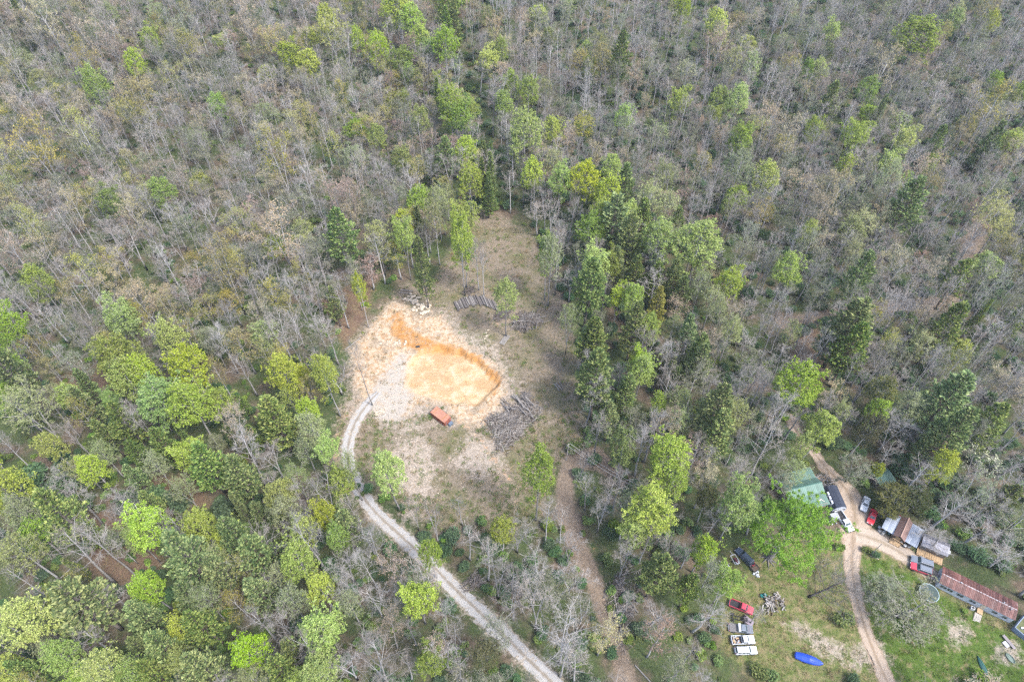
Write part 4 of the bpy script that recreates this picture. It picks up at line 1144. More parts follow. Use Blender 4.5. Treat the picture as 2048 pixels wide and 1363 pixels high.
def lights(root, L, hw, zf, zr):
    for s in (-1, 1):
        m = MB(); m.box((L / 2 - 0.03, s * hw * 0.74, zf), (0.12, 0.34, 0.16)); m.build("headlight", LAMP, root)
        m = MB(); m.box((-L / 2 + 0.02, s * hw * 0.84, zr), (0.08, 0.18, 0.3)); m.build("tail_light", REDLAMP, root)
        m = MB(); m.box((L * 0.13, s * (hw + 0.1), zf + 0.28), (0.12, 0.2, 0.14)); m.build("side_mirror", BLACKP, root)
    m = MB(); m.box((L / 2 + 0.05, 0, 0.5), (0.12, hw * 1.86, 0.18)); m.build("front_bumper", BLACKP, root)
    m = MB(); m.box((-L / 2 - 0.05, 0, 0.5), (0.12, hw * 1.86, 0.18)); m.build("rear_bumper", STEEL, root)
def vehicle(name, kind, label, cat, back, front, paint, L=None, hw=0.93, group=None, roofmat=None, bed=True, wheels=True, hood=None):
    rz, ln, c = hdg(back, front)
    L = L or ln
    root = thing(name, label, cat, (c.x, c.y, Hf(c.x, c.y)), rz, group)
    h = L / 2
    m = MB()
    if kind == 'pickup':
        c0 = -h * 0.12; c1 = h * 0.50
        m.loft([sec(c0 - 0.02, hw, 0.42, 1.08), sec(c1, hw, 0.42, 1.10), sec(h * 0.8, hw * 0.98, 0.44, 1.06), sec(h * 0.97, hw * 0.93, 0.46, 0.98), sec(h, hw * 0.85, 0.5, 0.9)])
        body = m.build("body", paint, root)
        if hood:
            mm = MB(); mm.add([(c1 + .1, -hw * .8, 1.108), (h * .93, -hw * .74, 1.03), (h * .93, hw * .74, 1.03), (c1 + .1, hw * .8, 1.108)], [(0, 1, 2, 3)]); mm.build("bonnet", hood, root)
        if bed:
            for s in (-1, 1):
                mm = MB(); mm.box(((c0 - h) / 2, s * (hw - 0.06), 0.77), (c0 + h - 0.04, 0.12, 0.62)); mm.build("bed_side", paint, root)
            mm = MB(); mm.box((-h + 0.05, 0, 0.77), (0.1, hw * 1.7, 0.6)); mm.build("tailgate", paint, root)
            mm = MB(); mm.box(((c0 - h) / 2, 0, 0.56), (c0 + h - 0.2, hw * 1.74, 0.1))
            for k in range(7):
                mm.box(((c0 - h) / 2, -hw * .7 + k * hw * .233, 0.62), (c0 + h - 0.22, 0.05, 0.03))
            mm.build("bed_floor", BLACKP, root)
        cabin(root, c0 + 0.03, c1 + 0.05, 1.06, 1.66, hw * 0.93, hw * 0.76, 0.55, 0.2, paint, 2, roofmat)
    elif kind == 'suv':
        m.loft([sec(-h, hw * 0.9, 0.5, 0.98), sec(-h * 0.95, hw * .97, 0.44, 1.06), sec(0, hw, 0.42, 1.1), sec(h * 0.45, hw, 0.42, 1.08), sec(h * 0.8, hw * 0.97, 0.44, 1.02), sec(h * 0.97, hw * 0.9, 0.46, 0.93), sec(h, hw * 0.8, 0.5, 0.85)])
        m.build("body", paint, root)
        cabin(root, -h * 0.95, h * 0.45, 1.06, 1.64, hw * 0.93, hw * 0.76, 0.62, 0.22, paint, 3, roofmat)
        for s in (-1, 1):
            mm = MB(); mm.tube([(-h * .75, s * hw * .62, 1.76), (h * .05, s * hw * .62, 1.76)], [0.03, 0.03], 5); mm.build("roof_rail", BLACKP, root)
    else:
        m.loft([sec(-h, hw * 0.82, 0.45, 0.82), sec(-h * 0.93, hw * .93, 0.36, 0.93), sec(-h * 0.5, hw, 0.32, 0.95), sec(h * 0.3, hw, 0.32, 0.93), sec(h * 0.75, hw * 0.97, 0.34, 0.84), sec(h * 0.95, hw * 0.86, 0.38, 0.72), sec(h, hw * 0.7, 0.42, 0.64)])
        m.build("body", paint, root)
        cabin(root, -h * 0.68, h * 0.36, 0.91, 1.38, hw * 0.9, hw * 0.66, 0.75, 0.55, paint, 2, roofmat)
    z = 0.8 if kind != 'car' else 0.66
    lights(root, L, hw * (0.9 if kind != 'car' else 0.8), z, z + 0.08)
    if wheels:
        r = 0.38 if kind != 'car' else 0.32
        for sx in (-0.62, 0.62):
            for s in (-1, 1):
                wheel(root, sx * h, s * (hw - 0.07), r)
    return root

VW = "vehicles parked around the dirt yard"
RED = car_paint("red_paint", (0.42, 0.02, 0.035)); REDF = car_paint("faded_red_paint", (0.38, 0.035, 0.06), 0.4)
BLK = car_paint("black_paint", (0.022, 0.025, 0.032)); BLU = car_paint("blue_black_paint", (0.035, 0.05, 0.075))
WHT = car_paint("white_car_paint", (0.48, 0.5, 0.52)); GRY = car_paint("grey_car_paint", (0.13, 0.15, 0.18)); GRN = car_paint("dark_green_paint", (0.03, 0.075, 0.075))
t = vehicle("pickup_truck", 'pickup', "white pickup truck with an empty open bed parked beside the dark roofed shed", "truck", (1677, 1030), (1696, 1057), WHT, 5.9, 1.0, VW)
vehicle("parked_car", 'car', "small white car at the head of the dirt driveway under the trees", "car", (1731, 1002), (1726, 1017), WHT, 4.6, 0.92, VW)
vehicle("parked_car", 'car', "glossy red car parked beside the silver roofed carport", "car", (1747, 1023), (1738, 1047), RED, 4.6, 0.92, VW)
vehicle("parked_suv", 'suv', "dark grey vehicle parked against the red one in front of the wooden porch", "car", (1857, 1130), (1826, 1120), GRY, 5.2, 0.98, VW)
vehicle("parked_suv", 'suv', "red vehicle with a dark roof beside the dark grey one near the rusty roofed home", "car", (1854, 1144), (1825, 1134), REDF, 5.0, 0.96, VW, roofmat=GRY)
vehicle("pickup_truck", 'suv', "black vehicle hitched to the small loaded trailer under the big green tree", "car", (1498, 1125), (1477, 1104), BLU, 5.0, 0.95, VW)
vehicle("pickup_truck", 'pickup', "faded red pickup with brush and scrap in its bed on the lawn", "truck", (1463, 1207), (1499, 1222), REDF, 5.6, 0.97, VW)
old = vehicle("flatbed_truck", 'pickup', "old grey flatbed truck with one white bar across its back", "truck", (1463, 1256), (1497, 1260), GRY, 5.4, 0.97, VW, bed=False, hood=car_paint("primer_grey", (0.10, 0.10, 0.12), 0.6))
m = MB(); m.box((-1.45, 0, 0.78), (2.3, 1.95, 0.12)); m.build("flatbed", plain("flatbed_deck", (0.12, 0.115, 0.115), 0.8), old)
m = MB(); m.box((-0.45, 0, 1.25), (0.5, 1.8, 0.75)); m.build("white_bar", WHITE, old)
ld = vehicle("pickup_truck", 'pickup', "white pickup with scrap filling its bed, upper of two parked side by side", "truck", (1467, 1281), (1501, 1280), WHT, 5.3, 0.97, VW)
vehicle("parked_suv", 'suv', "white and blue glassed wagon, lowest of the parked row on the lawn", "car", (1474, 1302), (1506, 1301), WHT, 5.0, 0.9, VW)

def place(px, py, dz=0.0):
    p = V(px, py); p.z += dz; return p
# scrap in truck beds
for i in range(16):
    x, y = -2.4 + ro.random() * 1.7, -0.7 + ro.random() * 1.4
    m = MB(); m.box((0, 0, 0), (ro.uniform(.25, .8), ro.uniform(.12, .3), ro.uniform(.1, .25)))
    p = ld.matrix_basis @ Vector((x, y, 0.78 + ro.random() * 0.2))
    o = m.build("scrap_piece", [WOODT, STEEL, WOODG, plain("rust_scrap", (0.22, 0.1, 0.05))][i % 4], None, loc=p, rz=ro.uniform(0, 3))
    tag(o, "piece of scrap lying in the bed of the white pickup", "scrap", "scrap in the white pickup bed")
# truck chassis without a body
rz, ln, c = hdg((1463, 1234), (1490, 1240))
ch = thing("truck_chassis", "bare black truck chassis on four wheels between red pickup and flatbed", "chassis", (c.x, c.y, Hf(c.x, c.y)), rz)
for s in (-1, 1):
    m = MB(); m.box((0, s * 0.4, 0.55), (4.2, 0.12, 0.18)); m.build("frame_rail", BLACKP, ch)
for x in (-1.5, -0.3, 0.8, 1.9):
    m = MB(); m.box((x, 0, 0.57), (0.12, 0.68, 0.12)); m.build("cross_member", BLACKP, ch)
for x in (-1.35, 1.4):
    m = MB(); m.tube([(x, -0.8, 0.38), (x, 0.8, 0.38)], [0.07, 0.07], 6); m.build("axle", BLACKP, ch)
    for s in (-1, 1):
        wheel(ch, x, s * 0.82, 0.38, 0.26)
m = MB(); m.box((1.3, 0, 0.85), (0.8, 0.6, 0.5), top=(0.7, 0.7)); m.build("engine", plain("engine_block", (0.07, 0.06, 0.06)), ch)
rz, ln, c = hdg((1493, 1240), (1503, 1247))
hd = thing("scrap_bonnet", "grey purple truck panels lying beside the bare chassis", "panel", (c.x, c.y, Hf(c.x, c.y)), rz)
m = MB(); m.box((0, 0, 0.35), (1.9, 1.5, 0.08), rot=Matrix.Rotation(0.2, 3, 'Y')); m.build("panel", plain("purple_grey", (0.17, 0.14, 0.17), 0.5), hd)
m = MB(); m.box((-1.2, 0.3, 0.3), (0.9, 1.3, 0.5), top=(0.8, 0.8)); m.build("wing", plain("purple_grey", (0.17, 0.14, 0.17), 0.5), hd)

# trailers
def trailer(label, a, b, col, w, load=None):
    rz, ln, c = hdg(a, b)
    t = thing("utility_trailer", label, "trailer", (c.x, c.y, Hf(c.x, c.y)), rz, "trailers in the yard")
    for s in (-1, 1):
        m = MB(); m.box((0, s * w / 2, 0.62), (ln, 0.12, 0.12)); m.build("side_rail", col, t)
        wheel(t, -0.2, s * (w / 2 + 0.18), 0.3, 0.2)
    for x in (-ln / 2, ln / 2):
        m = MB(); m.box((x, 0, 0.62), (0.12, w - 0.14, 0.12)); m.build("end_rail", col, t)
    m = MB(); m.tube([(ln / 2 + .05, 0, 0.55), (ln / 2 + 1.2, 0, 0.5)], [0.06, 0.05], 6); m.build("drawbar", col, t)
    return t, ln
t, ln = trailer("small dark trailer with a red machine on it hitched behind the black vehicle", (1513, 1142), (1498, 1125), BLACKP, 1.7)
m = MB(); m.box((0, 0, 0.52), (ln - .2, 1.55, 0.06)); m.build("deck", WOODD, t)
rz, _, c = hdg((1504, 1131), (1499, 1126))
t = thing("riding_mower", "bright red machine sitting on the small dark trailer", "mower", (c.x, c.y, Hf(c.x, c.y) + 0.56), rz)
m = MB(); m.box((0.45, 0, 0.4), (0.9, 0.75, 0.5), top=(0.85, 0.8)); m.build("bonnet", RED, t)
m = MB(); m.box((-0.3, 0, 0.28), (0.8, 1.2, 0.25), top=(0.9, 0.9)); m.build("mowing_deck", RED, t)
m = MB(); m.box((-0.35, 0, 0.6), (0.4, 0.45, 0.12)); m.box((-0.55, 0, 0.8), (0.1, 0.45, 0.35)); m.build("seat", BLACKP, t)
for x, r in ((-0.5, 0.26), (0.6, 0.18)):
    for s in (-1, 1):
        wheel(t, x, s * 0.5, r, 0.18)
for i in range(9):
    p = place(1511 + ro.uniform(-4, 5), 1147 + ro.uniform(-6, 6))
    m = MB(); m.box((0, 0, 0.2), (ro.uniform(.4, .8), ro.uniform(.3, .6), ro.uniform(.2, .45)), top=(0.7, 0.7))
    tag(m.build("white_sack", WHITE, loc=p, rz=ro.uniform(0, 3)), "white sack in the heap behind the loaded trailer", "sack", "white sacks behind the trailer")
t, ln = trailer("bare two beam trailer with dark red cargo between its rails", (1474, 1128), (1464, 1111), WHITE, 1.3)
m = MB(); m.box((-0.4, 0, 0.72), (1.7, 0.5, 0.4), top=(0.8, 0.8)); tag(m.build("red_cargo", plain("maroon", (0.1, 0.025, 0.035)), t))
m = MB(); m.box((-1.0, 0, 0.75), (0.7, 0.8, 0.3)); m.build("white_box", WHITE, t)
t, ln = trailer("white framed open trailer half under the small lime tree", (1455, 1141), (1444, 1129), WHITE, 1.8)
for x in (-0.4, 0.4):
    m = MB(); m.box((x, 0, 0.62), (0.1, 1.7, 0.1)); m.build("cross_rail", WHITE, t)
for i in range(5):
    m = MB(); m.box((ro.uniform(-.7, .7), ro.uniform(-.6, .6), 0.78), (0.5, 0.35, 0.25)); m.build("crate", [STEEL, WHITE][i % 2], t)

# blue covered boat
rz, ln, c = hdg((1595, 1312), (1637, 1326))
t = thing("covered_boat", "bright blue tarpaulin covered boat on the lawn", "boat", (c.x, c.y, Hf(c.x, c.y)), rz)
TARP = plain("blue_tarp", (0.008, 0.045, 0.33), 0.35, 0.5, 0, 0.25, 2.0)
m = MB(); S = []
for x, hw, z in ((-3.1, 0.35, 0.75), (-2.9, 0.75, 0.95), (-1.6, 0.95, 1.2), (0, 0.98, 1.45), (1.2, 0.9, 1.3), (2.3, 0.6, 1.05), (2.9, 0.25, 0.95), (3.1, 0.06, 0.9)):
    S.append([(x, hw * math.cos(a), 0.55 + (z - 0.55) * math.sin(a) ** 0.8 + ro.uniform(-.03, .03)) for a in [math.pi * k / 8 for k in range(9)]] + [(x, -hw * 0.9, 0.3), (x, hw * 0.9, 0.3)])
m.loft(S); m.build("tarpaulin", TARP, t)
m = MB(); m.loft([[(x, -hw, 0.42), (x, -hw * .4, 0.2), (x, hw * .4, 0.2), (x, hw, 0.42)] for x, hw in ((-2.9, .7), (0, .85), (2, .6), (2.9, .1))]); m.build("hull", WHITE, t)
for y in (-0.5, 0.5):
    m = MB(); m.box((-0.6, y, 0.15), (3.0, 0.12, 0.25)); m.build("trailer_beam", STEEL, t)
for s in (-1, 1):
    wheel(t, -0.8, s * 0.95, 0.3, 0.2)
# green canoe
rz, ln, c = hdg((1957, 1316), (1975, 1352))
t = thing("canoe", "dark green canoe lying on the lawn above the dense bush", "canoe", (c.x, c.y, Hf(c.x, c.y)), rz)
CAN = plain("canoe_green", (0.015, 0.07, 0.055), 0.35, 0.5)
m = MB(); S = []
for i in range(9):
    u = -1 + i / 4; hw = 0.62 * (1 - abs(u) ** 2.2) + 0.03; x = u * 2.5
    S.append([(x, hw * math.cos(a), 0.42 * math.sin(a) * (1 - 0.3 * abs(u)) + 0.02) for a in [math.pi * k / 6 for k in range(7)]])
m.loft(S); m.build("hull", CAN, t, smooth=True)
m = MB(); m.tube([(-2.4, 0, .32), (-1.2, 0, .44), (1.2, 0, .44), (2.4, 0, .32)], [.03] * 4, 5); m.build("keel", CAN, t)

# trampoline
c = place(1855, 1187)
t = thing("trampoline", "round trampoline with a pale rim on the lawn by the rusty roofed home", "trampoline", c)
n = 28; rr = 2.25
m = MB(); m.add([(rr * .93 * math.cos(2 * math.pi * k / n), rr * .93 * math.sin(2 * math.pi * k / n), 0.9) for k in range(n)] + [(0, 0, 0.86)], [(k, (k + 1) % n, n) for k in range(n)])
m.build("mat", plain("trampoline_mat", (0.045, 0.065, 0.06), 0.8), t)
m = MB(); m.loft([[(r * math.cos(2 * math.pi * k / n), r * math.sin(2 * math.pi * k / n), z) for k in range(n)] for r, z in ((rr * .93, .9), (rr * .94, .95), (rr, .95), (rr * 1.01, .9), (rr * .93, .88))], caps=False)
m.build("rim", plain("pale_rim", (0.25, 0.32, 0.33), 0.5), t)
for k in range(6):
    a = 1.05 * k; m = MB(); m.tube([(rr * math.cos(a), rr * math.sin(a), 0.9), (rr * 1.02 * math.cos(a), rr * 1.02 * math.sin(a), 0)], [.03, .03], 5); m.build("leg", STEEL, t)

# ---- buildings
def frame_from(a, b):
    rz, ln, c = hdg(a, b)
    return rz, ln, c
def sheets(parent, name, x0, x1, n, p0, p1, mats, th=0.03, ribs=True, gap=0.0):
    """metal roof sheets between two edges: p0, p1 = (y, z) of upper and lower edge"""
    for i in range(n):
        a, b = x0 + (x1 - x0) * i / n, x0 + (x1 - x0) * (i + 1) / n
        zz = ro.uniform(0, 0.012)
        m = MB()
        m.prism([(a + gap, p0[0], p0[1] + zz), (b - gap, p0[0], p0[1] + zz), (b - gap, p1[0], p1[1] + zz), (a + gap, p1[0], p1[1] + zz)], (0, 0, -th), (0, 0, 0))
        if ribs:
            for x in (a + 0.05, (a + b) / 2):
                m.prism([(x - .03, p0[0], p0[1] + zz), (x + .03, p0[0], p0[1] + zz), (x + .03, p1[0], p1[1] + zz), (x - .03, p1[0], p1[1] + zz)], (0, 0, 0.003), (0, 0, .045))
        fx = m.build(name, mats[i % len(mats)] if isinstance(mats, list) else mats, parent)
def window(parent, x, y, z, w, h, nx, ny, fm=WHITE, th=0.06):
    """a window on a wall whose outward normal is (nx, ny)"""
    tx, ty = -ny, nx
    rot = math.atan2(ty, tx)
    m = MB(); m.box((x + nx * th / 2, y + ny * th / 2, z), (w, th, h), rot); f = m.build("window", fm, parent)
    m = MB()
    for k in (-1, 1):
        m.box((x + nx * (th + .008) + tx * k * w * .235, y + ny * (th + .008) + ty * k * w * .235, z), (w * .4, .012, h * .82), rot)
    m.build("pane", GLASS, f)

# long home under the rusty roof
rz, ln, c = frame_from((1869, 1172), (2017, 1245))      # its near long wall, at the ground
cl = V(1869, 1172); d = Vector((math.cos(rz), math.sin(rz), 0)); nrm = Vector((-d.y, d.x, 0))
L_, W_ = ln, 4.4
cc = c + nrm * (W_ / 2)
hm = thing("mobile_home", "long single storey home with a rusty metal roof and pale grey walls", "house", (cc.x, cc.y, Hf(cc.x, cc.y)), rz)
SID = plain("grey_siding", (0.43, 0.455, 0.49), 0.6, 0.25, 0, 0.1, 1.0, (0.24, 0.25, 0.26))
m = MB(); m.box((0, 0, 1.6), (L_, W_, 2.4))
m.build("wall", SID, hm)
for k in range(5):
    m = MB(); m.box((0, -W_ / 2 - 0.012, 0.65 + k * .48), (L_ - .02, .02, .44)); m.build("siding_board", SID, hm)
m = MB(); m.box((0, 0, 0.2), (L_ - .1, W_ - .1, 0.5)); m.build("skirting", plain("skirt_grey", (0.5, 0.515, 0.54), 0.7, 0.2, 0, 0.12, 1, (0.25, 0.22, 0.18)), hm)
m = MB()
for s in (-1, 1):
    m.prism([(s * L_ / 2, -W_ / 2, 2.8), (s * L_ / 2, W_ / 2, 2.8), (s * L_ / 2, 0, 3.35)], (-0.03 * s, 0, 0), (0.02 * s, 0, 0))
m.build("gable", SID, hm)
rm, rnt, rb = mat("rusty_roof", 0.6, 0.3)
tc = nd(rnt, "ShaderNodeTexCoord").outputs["Object"]
q1, q2 = noise(rnt, tc, 0.55, 6, 0.72), noise(rnt, tc, 2.6, 5, 0.7)
cr = ramp(rnt, mth(rnt, 'MULTIPLY_ADD', q1, 0.65, mth(rnt, 'MULTIPLY', q2, 0.35)), [(0.36, (0.06, 0.024, 0.02)), (0.48, (0.11, 0.046, 0.038)), (0.57, (0.15, 0.078, 0.066)), (0.66, (0.28, 0.25, 0.245))])
oi = nd(rnt, "ShaderNodeObjectInfo").outputs["Random"]
hs = nd(rnt, "ShaderNodeHueSaturation"); rnt.links.new(mth(rnt, 'MULTIPLY_ADD', oi, 0.7, 0.65), hs.inputs["Value"]); rnt.links.new(cr, hs.inputs["Color"])
rnt.links.new(hs.outputs[0], rb.inputs["Base Color"])
for s in (-1, 1):
    sheets(hm, "roof_sheet", -L_ / 2 - .15, L_ / 2 + .15, 24, (0, 3.4), (s * (W_ / 2 + .2), 2.78), rm, gap=0.012)
m = MB()
for k in range(24):
    m.box((-L_ / 2 + (k + .5) * L_ / 24, 0, 3.42), (L_ / 24 * ro.uniform(.6, .98), 0.22, 0.04))
rc = m.build("ridge_cap", plain("pale_cap", (0.36, 0.33, 0.33), 0.5, 0.3, 0, 0.3, 1.5, (0.2, 0.1, 0.08)), hm); rc["kind"] = "stuff"
for x, w in ((-L_ * .42, 1.5), (-L_ * .33, 1.4), (-L_ * .19, 1.5), (-L_ * .02, 1.5), (L_ * .27, 1.2), (L_ * .4, 1.0)):
    window(hm, x, -W_ / 2 - .03, 1.75, w, 1.1, 0, -1)
window(hm, -L_ / 2, 0.2, 1.75, 1.0, 1.0, -1, 0)
xd = L_ * .10
m = MB(); m.box((xd + .3, -W_ / 2 - .05, 1.45), (0.95, .08, 2.0)); dr = m.build("door", plain("door_tan", (0.42, 0.36, 0.27), 0.6), hm)
m = MB(); m.box((xd + .62, -W_ / 2 - .12, 1.4), (.08, .06, .08)); m.build("handle", STEEL, dr)
m = MB(); m.box((xd + .3, -W_ / 2 - .85, 0.55), (1.2, 1.3, .08)); m.build("landing", WOODT, hm)
for k in range(8):
    m = MB(); m.box((xd + .1, -W_ / 2 - 1.75 - k * .26, 0.5 - k * .055), (1.5, .17, .05)); m.build("stair_tread", plain("bleached_tread", (0.42, 0.38, 0.34), 0.8), hm)
m = MB()
for s in (-1, 1):
    m.box((xd + .1 + s * .65, -W_ / 2 - 2.7, 0.26), (.06, 2.1, .12), rot=Matrix.Rotation(0.2, 3, 'X'))
m.build("stringer", WOODD, hm)
for px_, y_ in ((-.25, -.1), (.32, .2), (.42, -.6)):
    m = MB(); m.tube([(L_ * px_, y_, 3.2), (L_ * px_, y_, 3.75)], [.14, .16], 8); m.build("roof_vent", STEEL, hm)
p = hm.matrix_basis @ Vector((xd - 1.3, -W_ / 2 - 1.0, 0))
ac = thing("air_conditioner", "white boxy unit on the grass beside the wooden steps", "appliance", (p.x, p.y, Hf(p.x, p.y)), rz + .1)
m = MB(); m.box((0, 0, .45), (.8, .7, .9)); m.build("case", WHITE, ac)
m = MB(); m.tube([(0, 0, .9), (0, 0, .96)], [.28, .28], 10); m.build("fan_grille", BLACKP, ac)

# three bay shed: silver roof, brown gabled middle, silver roof
rz, ln, c = frame_from((1756, 1061), (1826, 1101))
d = Vector((math.cos(rz), math.sin(rz), 0)); nrm = Vector((-d.y, d.x, 0))
W_ = 5.2; cc = c + nrm * (W_ / 2 + 0.1)
ct = thing("carport_shed", "three bay shed with silver metal roofs either side of a brown gable", "shed", (cc.x, cc.y, Hf(cc.x, cc.y)), rz)
SILV = [plain("silver_sheet_%s" % k, (0.24 + .04 * i, 0.275 + .04 * i, 0.33 + .04 * i), 0.4, 0.5, 0.2, 0.06, 0.6) for i, k in enumerate(("dull", "mid", "clean"))]
h3 = ln / 2
def posts(root, xs, ys, z, m_=WOODD, r=.07):
    for x in xs:
        for y in ys:
            m = MB(); m.box((x, y, z / 2), (2 * r, 2 * r, z)); m.build("post", m_, root)
for sx in (-1, 1):
    a, b = sorted((sx * h3, sx * h3 * .30))
    sheets(ct, "roof_sheet", a, b, 7, (W_ / 2 + .2, 2.75), (-W_ / 2 - .3, 2.35), SILV)
    posts(ct, (a + .15, (a + b) / 2, b - .15), (-W_ / 2, W_ / 2), 2.3)
    m = MB(); m.box(((a + b) / 2, W_ / 2, 1.2), (b - a - .4, .06, 2.2)); m.build("back_wall", WOODD, ct)
BRN = plain("brown_metal", (0.16, 0.10, 0.085), 0.5, 0.4, 0, 0.15, 1.5)
hw3 = h3 * .30
for s, n_ in ((-1, 3), (1, 3)):
    for k in range(7):      # sheets run down the slope, side by side along the depth
        y0, y1 = -W_ / 2 - .9 + k * (W_ + 1.2) / 7, -W_ / 2 - .9 + (k + 1) * (W_ + 1.2) / 7
        m = MB(); m.prism([(0, y0 + .01, 3.95), (0, y1 - .01, 3.95), (s * (hw3 + .12), y1 - .01, 2.78), (s * (hw3 + .12), y0 + .01, 2.78)], (0, 0, -.03), (0, 0, ro.uniform(.0, .012))); m.build("gable_sheet", BRN, ct)
m = MB(); m.box((0, -.3, 3.97), (.2, W_ + 1.2, .05)); m.build("ridge_cap", plain("tan_cap", (0.3, 0.2, 0.16), 0.5), ct)
for y in (-W_ / 2 + .1, W_ / 2 - .1):
    m = MB(); m.prism([(-hw3, y, .0), (hw3, y, .0), (hw3, y, 2.72), (0, y, 3.88), (-hw3, y, 2.72)], (0, -.04, 0), (0, .04, 0)); m.build("gable_wall", WOODD, ct)
for s in (-1, 1):
    m = MB(); m.box((s * (hw3 - .05), 0, 1.35), (.08, W_ - .3, 2.7)); m.build("side_wall", WOODD, ct)
m = MB(); m.box((0, -W_ / 2 - .02, 1.05), (1.1, .06, 2.0)); m.build("door", WOODT, ct)
for k in range(9):
    m = MB(); m.box((0, -W_ / 2 - .25 - k * .16, .3), (2 * hw3, .14, .06)); m.build("deck_board", WOODT, ct)
posts(ct, (-hw3 + .1, hw3 - .1), (-W_ / 2 - 1.5,), 2.6, WOODT, .06)
m = MB(); m.box((0, -W_ / 2 - 1.5, 2.62), (2 * hw3, .1, .12)); m.build("porch_beam", WOODT, ct)
for i in range(10):
    s = -1 if i < 5 else 1
    p = ct.matrix_basis @ Vector((s * (h3 * .62 + ro.uniform(-2, 2)), -W_ / 2 + .1 + ro.uniform(-.5, .9), 0))
    t = thing("storage_bin", "clutter bin standing in the shade at the open front of the three bay shed", "bin", (p.x, p.y, Hf(p.x, p.y)), ro.uniform(0, 3), "clutter under the three bay shed")
    m = MB(); m.box((0, 0, .4), (.6, .5, .8), top=(1.1, 1.1)); m.build("tub", [WHITE, BLU, plain("teal_tub", (0.03, 0.12, 0.14)), BLACKP][i % 4], t)
    m = MB(); m.box((0, 0, .83), (.7, .6, .06)); m.build("lid", [STEEL, WHITE][i % 2], t)
# red tractor behind it
rz2, _, c2 = hdg((1785, 1040), (1797, 1034))
t = thing("garden_tractor", "red tractor in the shade behind the three bay shed", "tractor", (c2.x, c2.y, Hf(c2.x, c2.y)), rz2)
m = MB(); m.box((.55, 0, .8), (1.2, .6, .6), top=(.9, .85)); m.build("bonnet", RED, t)
m = MB(); m.box((-.5, 0, .75), (.9, .9, .4)); m.build("body", RED, t)
m = MB(); m.box((-.55, 0, 1.05), (.45, .5, .12)); m.box((-.78, 0, 1.3), (.1, .5, .4)); m.build("seat", BLACKP, t)
for x, r in ((-.6, .55), (.85, .36)):
    for s in (-1, 1):
        wheel(t, x, s * .65, r, .3)

# long cabin with a grey roof and a timber porch
rz, ln, c = frame_from((1833, 1099), (1884, 1122))
d = Vector((math.cos(rz), math.sin(rz), 0)); nrm = Vector((-d.y, d.x, 0))
W_ = 3.0; cc = c + nrm * (W_ / 2 + .6)
cb = thing("porch_cabin", "long narrow cabin with a grey metal roof and open timber porch", "cabin", (cc.x, cc.y, Hf(cc.x, cc.y)), rz)
CABW = plain("brown_plank_wall", (0.14, 0.11, 0.085), 0.85, 0.1, 0, 0.3, 2)
m = MB(); m.box((0, 0, 1.35), (ln, W_, 2.5)); m.build("wall", CABW, cb)
GRR = [plain("grey_sheet_a", (0.25, 0.25, 0.28), 0.5, 0.4, .1, 0.1, 1), plain("grey_sheet_b", (0.22, 0.22, 0.25), 0.5, 0.4, .1, 0.1, 1)]
DGR = [plain("dark_sheet_a", (0.13, 0.13, 0.15), 0.55, 0.4, .1, 0.1, 1)]
sheets(cb, "roof_sheet", -ln / 2 - .1, ln / 2 + .1, 9, (.5, 3.2), (W_ / 2 + .3, 2.65), DGR)
sheets(cb, "roof_sheet", -ln / 2 - .1, ln / 2 + .1, 9, (.5, 3.2), (-W_ / 2 + .3, 2.95), GRR)
sheets(cb, "roof_sheet", -ln / 2 - .1, ln / 2 + .1, 9, (-W_ / 2 + .3, 2.94), (-W_ / 2 - .4, 2.6), DGR)
for k in range(12):
    m = MB(); m.box((-ln / 2 + (k + .5) * ln / 12, -W_ / 2 - 1.0, .35), (ln / 12 - .03, 2.0, .06)); m.build("deck_board", WOODT, cb)
posts(cb, [-ln / 2 + k * ln / 5 for k in range(6)], (-W_ / 2 - 1.95,), 1.25, WOODT, .05)
for k in range(5):
    m = MB(); m.box((-ln / 2 + k * ln / 5 + ln / 10, -W_ / 2 - 1.95, 1.2), (ln / 5 - .1, .08, .08)); m.build("hand_rail", WOODT, cb)
for k in range(4):
    m = MB(); m.box((-ln * .12 + k * ln * .09, -W_ / 2 - 1.2, 1.0), (.1, 1.6, .1)); m.build("joist", WOODT, cb)
for x in (-ln * .36, ln * .3):
    window(cb, x, -W_ / 2, 1.5, 1.1, .9, 0, -1)
m = MB(); m.box((ln / 2 + .5, .3, .9), (.9, .9, 1.4)); m.build("white_tank", WHITE, cb)
p = cb.matrix_basis @ Vector((-ln * .3, -W_ / 2 - 2.6, 0))
t = thing("gas_grill", "pale grill standing in front of the timber porch", "grill", (p.x, p.y, Hf(p.x, p.y)), rz)
m = MB(); m.box((0, 0, .95), (1.0, .55, .4), top=(.9, .5)); m.build("hood", STEEL, t)
m = MB()
for x in (-.4, .4):
    for y in (-.2, .2):
        m.box((x, y, .37), (.06, .06, .75))
m.build("stand", BLACKP, t)

